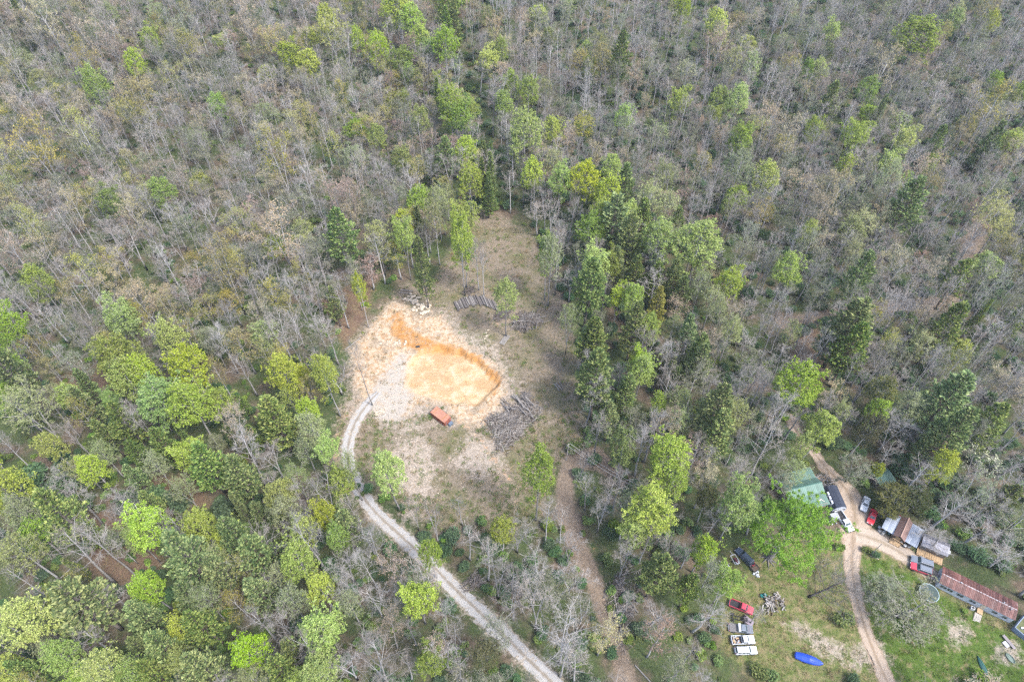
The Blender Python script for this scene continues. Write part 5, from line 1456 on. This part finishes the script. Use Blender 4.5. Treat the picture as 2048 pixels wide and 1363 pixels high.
# green roofed house: three rows of sheets over two gables and a lean-to
def pl(px, py):
    return V(px, py)
A, B = V(1590, 1022), V(1648, 1008)
d = (B - A); d.z = 0; rz = math.atan2(d.y, d.x); d.normalize(); nrm = Vector((-d.y, d.x, 0))
Lg = 10.5; Wg = 10.6
bc = V(1654, 1016) - d * (Lg / 2) + nrm * (Wg / 2)
gh = thing("green_roof_house", "wide house with a stepped green metal roof beside the big tree", "house", (bc.x, bc.y, Hf(bc.x, bc.y)), rz)
GM = [plain("green_sheet_" + k, (0.08 * f, 0.145 * f, 0.118 * f), 0.55, 0.3, .05, 0.12, 1.2) for k, f in (("a", .92), ("b", 1.0), ("c", 1.1))]
m = MB(); m.box((0, 0, 1.3), (Lg - .8, Wg - .8, 2.6)); m.build("wall", plain("brown_wall", (0.2, 0.16, 0.13), 0.8, 0.1, 0, 0.2, 1), gh)
for (ya, za), (yb, zb) in (((Wg / 2, 3.3), (Wg * .2, 3.0)), ((Wg * .02, 4.3), (Wg * .21, 3.2)), ((Wg * .02, 4.3), (-Wg * .2, 3.25)), ((-Wg * .2, 3.05), (-Wg / 2, 2.5))):
    sheets(gh, "roof_sheet", -Lg / 2, Lg / 2, 11, (ya, za), (yb, zb), GM, ribs=True)
for s in (-1, 1):
    m = MB(); m.prism([(s * (Lg / 2 - .42), -Wg * .2, 2.6), (s * (Lg / 2 - .42), Wg * .2, 2.6), (s * (Lg / 2 - .42), Wg * .02, 4.2)], (-.03, 0, 0), (.03, 0, 0)); m.build("gable", plain("brown_wall", (0.2, 0.16, 0.13)), gh)
m = MB(); m.box((0, Wg * .02, 4.33), (Lg, .25, .05)); m.build("ridge_cap", plain("green_cap", (0.05, 0.115, 0.095), 0.5), gh)
window(gh, Lg / 2 - .4, -Wg * .3, 1.5, 1.2, 1.0, 1, 0)
for k, (u, a) in enumerate(((0, .35), (.55, -.9))):
    p = gh.matrix_basis @ Vector((Lg * .28 + u, -Wg * .36, 2.86)); m = MB(); m.box((0, 0, 0), (1.5, .16, .05))
    tag(m.build("loose_board", plain("pale_board", (0.5, 0.46, 0.4), 0.8), None, loc=p, rz=rz + a), ["longer", "shorter"][k] + " pale board lying on the lowest green roof strip", "board", "boards on the green roof")
# small green roofed outbuilding half hidden by trees
rz, ln, c = frame_from((1754, 982), (1785, 971))
d = Vector((math.cos(rz), math.sin(rz), 0)); nrm = Vector((-d.y, d.x, 0)); cc = c + nrm * 2.2
t = thing("green_roof_hut", "small hut under a green metal roof half hidden by olive trees", "shed", (cc.x, cc.y, Hf(cc.x, cc.y)), rz)
m = MB(); m.box((0, 0, 1.2), (ln - .5, 4.0, 2.4)); m.build("wall", CABW, t)
sheets(t, "roof_sheet", -ln / 2, ln / 2, 5, (.4, 3.0), (-2.5, 2.4), GM)
sheets(t, "roof_sheet", -ln / 2, ln / 2, 5, (.4, 3.0), (2.5, 2.4), GM)
m = MB(); m.box((0, -2.02, 1.0), (.9, .06, 1.9)); m.build("door", WOODT, t)
# dark gambrel roofed shed, gable towards the drive
rz, ln, c = frame_from((1659, 986), (1673, 1018))
gs = thing("gambrel_shed", "shed with a dark barn style roof and whitish gable beside the white pickup", "shed", (c.x, c.y, Hf(c.x, c.y)), rz)
ln = 6.2
DK = plain("dark_shingle", (0.035, 0.042, 0.06), 0.7, 0.2, 0, 0.2, 3)
PB = plain("pale_blue_board", (0.36, 0.39, 0.45), 0.7, 0.2, 0, 0.12, 2, (0.22, 0.22, 0.24))
prof = [(-1.85, 1.7), (-1.3, 2.7), (0, 3.3), (1.3, 2.7), (1.85, 1.7)]
m = MB(); m.prism([(0, -1.75, 0), (0, 1.75, 0), (0, 1.75, 1.75), (0, 1.22, 2.62), (0, 0, 3.2), (0, -1.22, 2.62), (0, -1.75, 1.75)], (-ln / 2 + .1, 0, 0), (ln / 2 - .1, 0, 0)); m.build("wall", PB, gs)
for (ya, za), (yb, zb) in zip(prof[:-1], prof[1:]):
    for k in range(4):
        x0, x1 = -ln / 2 + k * ln / 4, -ln / 2 + (k + 1) * ln / 4
        m = MB(); m.prism([(x0 + .008, ya, za), (x1 - .008, ya, za), (x1 - .008, yb, zb), (x0 + .008, yb, zb)], (0, 0, 0), (0, 0, .07)); m.build("roof_panel", DK, gs)
for x in (-1.1, .1, 1.3):
    m = MB(); m.box((x, -1.82, 2.3), (.85, .5, 1.0)); f = m.build("dormer_window", PB, gs)
    m = MB(); m.box((x, -2.08, 2.32), (.62, .03, .72)); m.build("pane", GLASS, f)
m = MB(); m.box((ln / 2 - .06, .2, .95), (.06, 1.0, 1.9)); m.build("door", WHITE, gs)
for y in (-1.0, 1.2):
    window(gs, ln / 2 - .1, y, 1.5, .6, .7, 1, 0)
# slatted cage trailer beside the pickup
rz, ln, c = frame_from((1659, 1037), (1673, 1034))
t = thing("cage_trailer", "small grey slatted box standing beside the white pickup", "kennel", (c.x, c.y, Hf(c.x, c.y)), rz)
m = MB(); m.box((0, 0, .75), (2.0, 1.5, 1.2)); m.build("box", plain("cage_grey", (0.2, 0.21, 0.22), 0.7), t)
for k in range(7):
    m = MB(); m.box((-.9 + k * .3, 0, 1.4), (.2, 1.6, .06)); m.build("slat", plain("slat_grey", (0.36, 0.37, 0.38), 0.6), t)
for i in range(8):
    p = place(1664 + ro.uniform(-9, 9), 1045 + ro.uniform(-3, 4))
    m = MB(); m.box((0, 0, .2), (.4, .3, .4), top=(.85, .85)); tag(m.build("bucket", [WHITE, BLACKP, STEEL][i % 3], loc=p, rz=ro.uniform(0, 3)), "bucket on the dirt by the grey slatted box", "bucket", "buckets by the slatted box")
# walled container at the right edge
c = place(2046, 1255)
rz = frame_from((1869, 1172), (2017, 1245))[0]
t = thing("open_dumpster", "open topped blue grey bin of leaves at the edge behind the rusty roofed home", "bin", c, rz + 1.2)
BG = plain("blue_grey_steel", (0.16, 0.2, 0.27), 0.55, 0.4)
for x, y, a, b in ((0, -1.5, 5.2, .15), (0, 1.5, 5.2, .15), (-2.6, 0, .15, 2.84), (2.6, 0, .15, 2.84)):
    m = MB(); m.box((x, y, .9), (a, b, 1.7)); m.build("side_panel", BG, t)
m = MB(); m.box((0, 0, .9), (5.0, 2.8, .2)); m.build("leaf_fill", plain("leaf_heap", (0.11, 0.12, 0.06), 0.95, 0.05, 0, 0.5, 5), t)
for i in range(8):
    m = MB(); m.box((ro.uniform(-2, 2), ro.uniform(-1, 1), 1.15), (.6, .4, .3), ro.uniform(0, 3)); m.build("white_bag", WHITE, t)
# timber bench and its neighbour
rz, ln, c = frame_from((2008, 1275), (2024, 1293))
t = thing("long_bench", "long pale plank bench lying on the lawn below the rusty roofed home", "bench", (c.x, c.y, Hf(c.x, c.y)), rz)
for s in (-1, 0, 1):
    m = MB(); m.box((0, s * .24, .5), (3.3, .21, .06)); m.build("plank", plain("pale_lilac_wood", (0.22, 0.195, 0.195), 0.8), t)
for x in (-1.2, 1.2):
    m = MB(); m.box((x, 0, .23), (.1, .6, .46)); m.build("leg", WOODG, t)
c = place(2011, 1288); t = thing("sandbox", "low pale box on the lawn beside the plank bench", "box", c, rz)
m = MB(); m.box((0, 0, .12), (1.4, 1.1, .24)); m.build("box", plain("pale_lilac_wood", (0.22, 0.195, 0.195)), t); m = MB(); m.box((0, 0, .26), (1.2, .9, .04)); m.build("lid", WHITE, t)
c = place(2020, 1316); t = thing("plastic_tub", "grey green tub sunk in the sandy lawn patch", "tub", c, rz)
m = MB(); n = 12; m.loft([[(r * 1.3 * math.cos(6.283 * k / n), r * .7 * math.sin(6.283 * k / n), z) for k in range(n)] for r, z in ((.8, 0), (.9, .3), (.82, .3), (.75, .1))]); m.build("tub_wall", plain("tub_green", (0.13, 0.17, 0.14)), t)

# poles and wires
def pole(label, base, top, rad=.13, arm=True):
    x, y = P(*base); z = Hf(x, y); lo, hi = 1, 20
    for _ in range(30):
        mm_ = (lo + hi) / 2
        lo, hi = (mm_, hi) if proj(x, y, z + mm_)[1] > top[1] else (lo, mm_)
    t = thing("utility_pole", label, "pole", (x, y, z), 0.6)
    m = MB(); m.tube([(0, 0, -.1), (0, 0, lo)], [rad, rad * .75], 8); m.build("shaft", plain("grey_pole", (0.3, 0.28, 0.26), 0.9, .1, 0, .2, 3), t)
    if arm:
        m = MB(); m.box((0, 0, lo - .5), (1.3, .1, .1)); m.build("crossarm", WOODG, t)
        for s in (-.55, .55):
            m = MB(); m.tube([(s, 0, lo - .44), (s, 0, lo - .25)], [.05, .04], 6); m.build("insulator", CHROME, t)
    return t, Vector((x, y, z + lo - .3))
pa, ta = pole("weathered utility pole standing at the clearing edge above the brown track", (1133, 920), (1134, 887))
pb, tb = pole("dark leaning pole beside the dirt lane below the three bay shed", (1741, 1109), (1754, 1087), .1, False)
tc_ = V(1300, 985, 7.0)
for k, s in enumerate((-.5, .5)):
    m = MB(); o_ = Vector((s * .8, s * .55, 0))
    m.tube([(ta + o_) * (1 - i / 10) + (tc_ + o_) * i / 10 - Vector((0, 0, 1.2 * math.sin(math.pi * i / 10))) for i in range(11)], [.03] * 11, 4)
    tag(m.build("overhead_wire", plain("wire", (0.45, 0.45, 0.45), 0.5)), ("upper" if k else "lower") + " overhead wire running from the clearing's utility pole into the trees", "wire", "overhead wires")
for k, (a, b) in enumerate((((1741, 1111), (1757, 1118)), )):
    rz, ln, c = hdg(a, b); m = MB(); m.box((0, 0, .1), (ln, .18, .12)); tag(m.build("edging_timber", plain("pale_timber", (0.36, 0.31, 0.25)), loc=(c.x, c.y, Hf(c.x, c.y)), rz=rz), "pale timber laid on the lawn edge at the foot of the dark pole", "timber")

# rusty skip
rz, ln, c = frame_from((864, 832), (888, 851))
d = Vector((math.cos(rz), math.sin(rz), 0)); nrm = Vector((-d.y, d.x, 0))
ln, W_ = 5.6, 2.5; cc = c + nrm * 1.2
t = thing("roll_off_dumpster", "rusty orange steel container standing in the lower clearing", "container", (cc.x, cc.y, Hf(cc.x, cc.y)), rz)
ORG = plain("rusty_orange", (0.25, 0.085, 0.055), 0.65, 0.25, 0, 0.2, 1.0, (0.17, 0.07, 0.05))
ORT = plain("sunbleached_orange", (0.30, 0.145, 0.095), 0.65, 0.25, 0, 0.22, 0.9, (0.2, 0.095, 0.08))  # paler orange for the container's roof and top rails
m = MB(); m.box((0, 0, 1.05), (ln, W_, 1.9)); m.build("body", ORG, t)
m = MB(); m.box((0, 0, 2.02), (ln - .1, W_ - .1, .06)); m.build("roof", ORT, t)
for s in (-1, 1):
    for k in range(8):
        m = MB(); m.box((-ln / 2 + .35 + k * (ln - .7) / 7, s * (W_ / 2 + .05), 1.05), (.13, .1, 1.8)); m.build("rib", ORG, t)
    m = MB(); m.box((0, s * (W_ / 2 + .03), 2.03), (ln + .1, .16, .14)); m.build("top_rail", ORT, t)
    m = MB(); m.box((0, s * .8, .07), (ln, .18, .14)); m.build("skid", ORG, t)
m = MB(); m.box((ln / 2 - 1.2, 0, 2.09), (.12, W_ - .2, .07)); m.box((-ln / 2 + .9, 0, 2.09), (.1, W_ - .5, .07)); m.build("roof_brace", plain("ochre", (0.3, 0.15, 0.05)), t)
m = MB(); m.box((ln / 2 + .06, 0, 1.0), (.1, W_ - .1, 1.8)); dd = m.build("end_door", ORG, t)
for s in (-.7, .7):
    m = MB(); m.box((ln / 2 + .14, s, 1.0), (.06, .1, 1.7)); m.build("door_bar", plain("blue_steel", (0.1, 0.13, 0.17)), dd)
c = cc + d * 3.5 + nrm * .4
tag((lambda m_: (m_.box((0, 0, .4), (.9, 1.6, .8), top=(.8, .8)), m_.build("dark_crate", plain("blue_steel", (0.1, 0.13, 0.17)), loc=(c.x, c.y, Hf(c.x, c.y)), rz=rz))[1])(MB()), "dark grey crate against the end of the rusty container", "crate")

# ---- logs, brush, rocks
LOG = plain("grey_log", (0.125, 0.112, 0.105), 0.9, .1, 0, .35, 2.5)
LOG2 = plain("pale_log", (0.21, 0.195, 0.18), 0.9, .1, 0, .3, 2.5)
LOG3 = plain("brown_log", (0.085, 0.068, 0.055), 0.9, .1, 0, .35, 2.5)
CUT = plain("cut_wood", (0.36, 0.27, 0.17), 0.9)
_logmesh = {}
def ordinal(i):
    o = ["first", "second", "third", "fourth", "fifth", "sixth", "seventh", "eighth", "ninth", "tenth", "eleventh", "twelfth", "thirteenth", "fourteenth", "fifteenth", "sixteenth", "seventeenth", "eighteenth", "nineteenth"]
    if i < 19:
        return o[i]
    t = (i + 1) // 10; r = (i + 1) % 10
    return ["", "", "twentieth", "thirtieth", "fortieth"][t] if r == 0 else ["", "", "twenty", "thirty", "forty"][t] + "-" + o[r - 1]
_used = {}
def spot(px, py, cx, cy_, s=0, small=0, big=9):
    """where in its heap a piece lies, and how large it is"""
    a, b = px - cx, py - cy_
    v = "upper " if b < -4 else "lower " if b > 4 else "middle "
    h = "left" if a < -5 else "right" if a > 5 else "centre"
    return ("large " if s > big else "small " if s < small else "mid sized ") , v + h
def log(a, b, r, label, group, mat_=None):
    """one log between two points"""
    a, b = Vector(a), Vector(b)
    L_ = (b - a).length
    key = (round(r, 2), (mat_ or LOG).name)
    if key not in _logmesh:
        m = MB(); m.tube([(0, 0, 0), (.02, .01, .5), (0, 0, 1)], [1.0, .93, .85], 7)
        _logmesh[key] = m.mesh("log", mat_ or LOG, False)
    o = link("log", _logmesh[key])
    o.location = a
    o.rotation_euler = (b - a).to_track_quat('Z', 'Y').to_euler()
    o.scale = (r, r, L_)
    return tag(o, label, "log", group)
for i in range(46):
    u = i / 45
    x = 915 + 75 * u; y = 614 - 14 * math.sin(u * 3.0) + 2 * u
    tilt = -.30 + .75 * u
    hl = 10.5 + ro.uniform(-2.5, 2.5)
    a = V(x - hl * .55 * (.6 - u) - 3, y - hl * .8); b = V(x + hl * .55 * (1.1 * u + .3), y + hl * .9)
    k = ro.choice((0, 0, 1, 2))
    r = ro.uniform(.14, .24)
    log(a + Vector((0, 0, r + .22 * k)), b + Vector((0, 0, r + .22 * k * .8)), r, ordinal(i) + " log from the left in the fanned row on the dry grass", "logs of the fanned row", ro.choice((LOG, LOG, LOG2)))
for i in range(34):
    a0 = ro.uniform(-1.2, 1.2); cx, cy_p = 1058 + ro.uniform(-24, 24), 643 + ro.uniform(-17, 17)
    ca, sa = math.cos(a0 + .9), math.sin(a0 + .9); hl = ro.uniform(5, 13)
    a, b = V(cx - ca * hl, cy_p + sa * hl * .7), V(cx + ca * hl, cy_p - sa * hl * .7)
    z = ro.uniform(.1, 1.0); r = ro.uniform(.07, .16)
    log(a + Vector((0, 0, z)), b + Vector((0, 0, max(.1, z + ro.uniform(-.5, .5)))), r, "thin log tangled in the " + spot(cx, cy_p, 1058, 643)[1] + " of the brush behind the lone lime tree", "logs of the upper brush pile", ro.choice((LOG, LOG2, LOG3)))
for i in range(15):
    cx, cy_p = 1000 + ro.uniform(-7, 7), 628 + ro.uniform(-8, 8); a0 = ro.uniform(0, 3); hl = ro.uniform(5, 9)
    a, b = V(cx - math.cos(a0) * hl, cy_p + math.sin(a0) * hl), V(cx + math.cos(a0) * hl, cy_p - math.sin(a0) * hl)
    log(a + Vector((0, 0, ro.uniform(.1, .6))), b + Vector((0, 0, ro.uniform(.1, .6))), ro.uniform(.07, .13), "thin dark log lying between the fanned row and the brush pile", "logs between the piles", ro.choice((LOG, LOG3)))
for i in range(5):
    o = 3 * i - 6
    log(V(1003 + o * .7, 689 + o * .25) + Vector((0, 0, .2)), V(1016 + o * .7, 671 + o * .25) + Vector((0, 0, .2)), .17, "pale log in the small neat stack below the lone lime tree", "logs of the small neat stack", LOG2)
for a, b, l in (((1109, 768), (1119, 782), "thicker pale log of the three at the pine edge"), ((1112, 766), (1124, 780), "second pale log of the three at the pine edge"), ((1119, 764), (1126, 777), "thinnest log of the three at the pine edge")):
    log(V(*a) + Vector((0, 0, .2)), V(*b) + Vector((0, 0, .2)), .2 if "thick" in l else .16 if "second" in l else .09, l, "logs at the pine edge", LOG2)
for i in range(26):
    cx, cy_p = 1042 + ro.uniform(-30, 24), 818 + ro.uniform(-16, 20); a0 = -.6 + ro.uniform(-.5, .5); hl = ro.uniform(7, 17)
    a, b = V(cx - math.cos(a0) * hl, cy_p + math.sin(a0) * hl), V(cx + math.cos(a0) * hl, cy_p - math.sin(a0) * hl)
    z = ro.uniform(.3, 1.6)
    log(a + Vector((0, 0, z)), b + Vector((0, 0, max(.15, z + ro.uniform(-.6, .4)))), ro.uniform(.09, .2), "grey log lying across the " + spot(cx, cy_p, 1040, 820)[1] + " of the large brush pile", "logs on the large brush pile", ro.choice((LOG, LOG2, LOG2)))
for a, b, l in (((800, 580), (826, 583), "grey log at the upper tip of the rock heap"), ((798, 585), (822, 588), "second grey log at the upper tip of the rock heap"), ((690, 700), (722, 676), "fallen bleached trunk at the clay bank's wooded edge"), ((120, 1158), (182, 1098), "bleached fallen trunk on red leaf litter under pale trees"),
                ((1270, 1330), (1300, 1363), "fallen grey trunk at the foot of the brown track"), ((1232, 1160), (1275, 1225), "long fallen trunk beside the pine on the brown track"), ((1225, 1170), (1243, 1270), "second long fallen trunk beside the pine"), ((535, 955), (545, 1000), "broken pale trunk among the pines"),
                ((1335, 965), (1360, 960), "white fallen branch under the lime trees")):
    p, q = V(*a), V(*b)
    if (q - p).length > 16:
        q = p + (q - p) * (16 / (q - p).length)
    log(p + Vector((0, 0, .2)), q + Vector((0, 0, .35)), .16, l, None, LOG2)
def brush(name, label, cx, cy_p, rw, rh, n, hmax, mats):
    m = MB(); rg = np.random.RandomState(int(cx))
    c0 = V(cx, cy_p)
    for i in range(n):
        r = math.sqrt(rg.uniform()); a = rg.uniform(0, 6.28)
        r_ = r * (0.70 + 0.26 * math.sin(2 * a + .35) + 0.16 * math.sin(3 * a + cy_p) + 0.12 * math.sin(5 * a + cx * .7)) * (1.25 if rg.uniform() < .12 else 1)
        p = c0 + Vector((r_ * rw * math.cos(a), r_ * rh * math.sin(a), 0)); p.z = Hf(p.x, p.y) + rg.uniform(.05, hmax) * (1 - r * r * .8)
        d_ = rv(rg) + np.array([.5, .45, 0]) * (1 if rg.uniform() < .4 else 0); d_[2] *= .4; L_ = rg.uniform(.5, 1.8)
        e = np.array(p) + d_ * L_; e[2] = max(e[2], Hf(e[0], e[1]) + .05)
        w = rg.uniform(.02, .085)
        m.tube([np.array(p) - d_ * L_ * .5 * [1, 1, .3], (np.array(p) + e) / 2 + rg.normal(0, .08, 3), e], [w, w * .8, w * .4], 3, int(rg.randint(0, len(mats))), cap=False)
    return tag(m.build(name, mats), label, "brush", kind="stuff")
brush("brush_pile", "large grey heap of cut brush in the clearing beside the container", 1022, 848, 8.0, 10.0, 2700, 1.4, [LOG, LOG2, WOODG, LOG3])
brush("brush_pile", "tangled grey brush heap behind the lone lime tree", 1055, 643, 5.6, 5.2, 1000, 1.3, [LOG, LOG2, LOG3])
brush("brush_pile", "low dark brush between the two log piles", 1003, 630, 3.2, 3.2, 330, .8, [LOG, LOG3])
brush("brush_pile", "small brush clump on the dry grass near the large heap", 1048, 795, 2.6, 2.4, 220, .9, [LOG, LOG2])
brush("brush_pile", "small heap of sticks behind the fanned log row", 938, 582, 2.2, 2.2, 200, .9, [LOG, LOG3])
brush("fallen_brush", "tangle of fallen branches along the brown track beside the pine", 1245, 1200, 5, 13, 800, .8, [LOG, LOG3, WOODG])
brush("brush_pile", "stick pile at the drive edge among the bare trees", 945, 1165, 3, 3, 260, .8, [LOG, LOG2, LOG3])
brush("scrap_heap", "heap of weathered timber and junk behind the green roofed house", 1638, 958, 4, 1.5, 220, .9, [WOODG, WOODT, LOG2, STEEL])
brush("scrap_heap", "rakes and junk against the back of the dark roofed shed", 1655, 977, 1.8, 2.2, 120, .9, [BLACKP, STEEL, WOODG])
# rocks
STONE = plain("pale_stone", (0.40, 0.345, 0.27), 0.95, .1, 0, .25, 3, (0.3, 0.2, 0.11))
_rocks = []
for i in range(5):
    rg = np.random.RandomState(900 + i); m = MB(); S = []
    for z, r in ((-.5, .35), (-.25, .85), (.1, 1.0), (.4, .75), (.6, .3)):
        S.append([(r * math.cos(6.283 * k / 7) * rg.uniform(.8, 1.15), r * math.sin(6.283 * k / 7) * rg.uniform(.8, 1.15), z + rg.uniform(-.08, .08)) for k in range(7)])
    m.loft(S); _rocks.append(m.mesh("rock", STONE))
def rock(px, py, s, label, group):
    p = V(px, py); o = link("rock", ro.choice(_rocks), None, p + Vector((0, 0, s * .35)), ro.uniform(0, 6))
    o.scale = (s * ro.uniform(.8, 1.3), s * ro.uniform(.8, 1.2), s * ro.uniform(.6, .95))
    return tag(o, label, "rock", group)
for i in range(85):
    u = ro.random(); v = ro.gauss(0, 1)
    bq = (815 + 40 * u + v * 4, 592 + 34 * u - v * 4 + ro.uniform(-2, 2))
    rock(*bq, *(lambda q, w: (w, "%spale boulder in the %s of the rock heap" % spot(q[0], q[1], 835, 609, w, .33, .5), "boulders of the rock heap"))(bq, ro.uniform(.22, .62)))
for i in range(26):
    rock(787 + ro.gauss(0, 10), 684 + ro.gauss(0, 3.5), ro.uniform(.15, .42), "grey white stone strewn at the top of the clay bank", "stones on the clay bank")
for i in range(16):
    rock(757 + ro.gauss(0, 5), 826 + ro.gauss(0, 8), ro.uniform(.15, .4), "pale stone beside the forked bare tree on the drive", "stones by the forked tree")
for i in range(14):
    rock(973 + ro.gauss(0, 3), 672 + ro.gauss(0, 7), ro.uniform(.12, .36), "small stone in the line beside the neat log stack", "stones near the log stack")
for i in range(60):
    q = (ro.uniform(790, 1010), ro.uniform(860, 990))
    rock(*q, ro.uniform(.07, .2), "small white stone in the lower clearing, " + where(*q), "stones of the lower clearing")
# a dark barrel on the bank
p = V(836, 694); m = MB(); m.tube([(-.55, 0, .32), (-.5, 0, .32), (.5, 0, .32), (.55, 0, .32)], [.27, .32, .32, .27], 12)
tag(m.build("barrel", plain("black_drum", (0.03, 0.032, 0.035), .5), loc=p, rz=.15), "black drum lying at the top of the orange clay bank", "barrel")

# woodpile, scrap and teal chair on the lawn
PIECE = [WOODG, LOG2, plain("silver_wood", (0.30, 0.285, 0.28), .9, .1, 0, .3, 4), LOG3]
_pm = []
for k in range(4):
    m = MB(); m.box((0, 0, 0), (1, 1, 1)); _pm.append(m.mesh("plank", PIECE[k]))
for i in range(120):
    if i < 84:
        px, py = 1541 + ro.gauss(0, 7.5), 1209 + ro.gauss(0, 8); hz = ro.uniform(.1, 1.1)
    else:
        u = ro.random(); px, py = 1551 + 16 * u + ro.gauss(0, 2.2), 1189 + 30 * u ** 1.5 + ro.gauss(0, 2); hz = ro.uniform(.1, .7)
    o = link("firewood", _pm[i % 4], None, V(px, py) + Vector((0, 0, hz)), (ro.gauss(0, .3), ro.gauss(0, .35), ro.uniform(0, 3.14)))
    o.scale = (ro.uniform(.5, 1.5), ro.uniform(.1, .26), ro.uniform(.08, .2))
    tag(o, "%s weathered timber piece in the %s of the %s" % (["grey brown", "pale", "silver", "dark brown"][i % 4], spot(px, py, 1541 if i < 84 else 1562, 1209)[1], "grey woodpile on the lawn" if i < 84 else "curved row beside the woodpile"), "timber", "timber of the woodpile" if i < 84 else "timber of the curved row")
for k, (a, b, l) in enumerate(((1529, 1190, "teal metal garden seat, nearer the woodpile"), (1523, 1192, "teal metal garden seat at the woodpile's outer corner"))):
    t = thing("lawn_chair", l, "chair", V(a, b), .5 + k, "teal seats by the woodpile")
    TE = plain("teal_paint", (0.01, 0.13, 0.13), .5)
    m = MB(); m.box((0, 0, .45), (.75, .7, .06)); m.build("seat", TE, t)
    m = MB(); m.box((-.36, 0, .75), (.06, .7, .6)); m.build("backrest", TE, t)
    for x in (-.32, .32):
        for y in (-.3, .3):
            m = MB(); m.box((x, y, .21), (.06, .06, .42)); m.build("leg", TE, t)
# roots at the foot of the huge tree, and the dark leaning tree
p = V(1537, 1116)
m = MB(); rg = np.random.RandomState(8)
for k in range(9):
    a = k * .7 + rg.uniform(-.2, .2); L_ = rg.uniform(1.6, 3.4)
    m.tube([(0.3 * math.cos(a), .3 * math.sin(a), .7), (.9 * math.cos(a), .9 * math.sin(a), .22), (L_ * math.cos(a + .2), L_ * math.sin(a + .2), .02)], [.34, .2, .05], 5)
m.tube([(0, 0, 0), (.05, .1, 2), (.2, .3, 6.5)], [.85, .62, .5], 9)
big = [o for o in ROOT.objects if o.get("label", "").startswith("huge spreading")][0]
rt_ = m.build("root_flare", plain("dark_grey_bark", (0.13, 0.12, 0.115), .9, .1, 0, .3, 3))
rt_.parent = big; bpy.context.view_layer.update(); rt_.matrix_world = Matrix.Translation(p)
T, C = broadleaf(777, 10, 19, 0.14, 15, twigs=1.2, fork=True, stout=3.0, spread=1.25)
ta_ = thing("leaning_tree", "dark trunked bare tree leaning towards the dirt driveway", "tree", V(1617, 1193), 0)
ta_.rotation_euler = (R(-6), R(36), 0)
link("trunk", T.mesh("trunk", DBARK, True), ta_); link("crown", C.mesh("crown", [TWIG]), ta_)

# thin spring haze over the valley
m = MB(); m.box((0, 330, 84), (1500, 760, 182))
hz = m.build("haze", D.materials.new("haze_air"))
hm_ = hz.data.materials[0]; hm_.use_nodes = True; hm_.node_tree.nodes.clear()
pv = hm_.node_tree.nodes.new("ShaderNodeVolumePrincipled"); ho = hm_.node_tree.nodes.new("ShaderNodeOutputMaterial")
pv.inputs["Color"].default_value = (0.86, 0.9, 0.96, 1); pv.inputs["Density"].default_value = 0.00012; pv.inputs["Anisotropy"].default_value = 0.2
hm_.node_tree.links.new(pv.outputs[0], ho.inputs["Volume"])
tag(hz, "thin pale haze over the wooded slope", kind="stuff")

# sticks and chips strewn over the clearing
m = MB(); rg = np.random.RandomState(61)
Q = rg.uniform((-50, 85), (30, 195), (4000, 2))
okq = (sd_poly(Q[:, 0], Q[:, 1], CLEAR) > 0) & (sd_poly(Q[:, 0], Q[:, 1], PAD) < -1) & (d_line(Q[:, 0], Q[:, 1], DRIVE)[0] > 3)
for q in Q[okq][:900]:
    a = rg.uniform(0, 3.14); L_ = rg.uniform(.3, 1.5); z = Hf(*q) + .06
    m.tube([(q[0] - math.cos(a) * L_ / 2, q[1] - math.sin(a) * L_ / 2, z), (q[0] + math.cos(a) * L_ / 2, q[1] + math.sin(a) * L_ / 2, z + .05)], [.05, .03], 3, int(rg.randint(0, 3)), cap=False)
tag(m.build("stick_litter", [LOG, LOG2, WOODT]), "sticks and wood chips strewn over the dry clearing", kind="stuff")
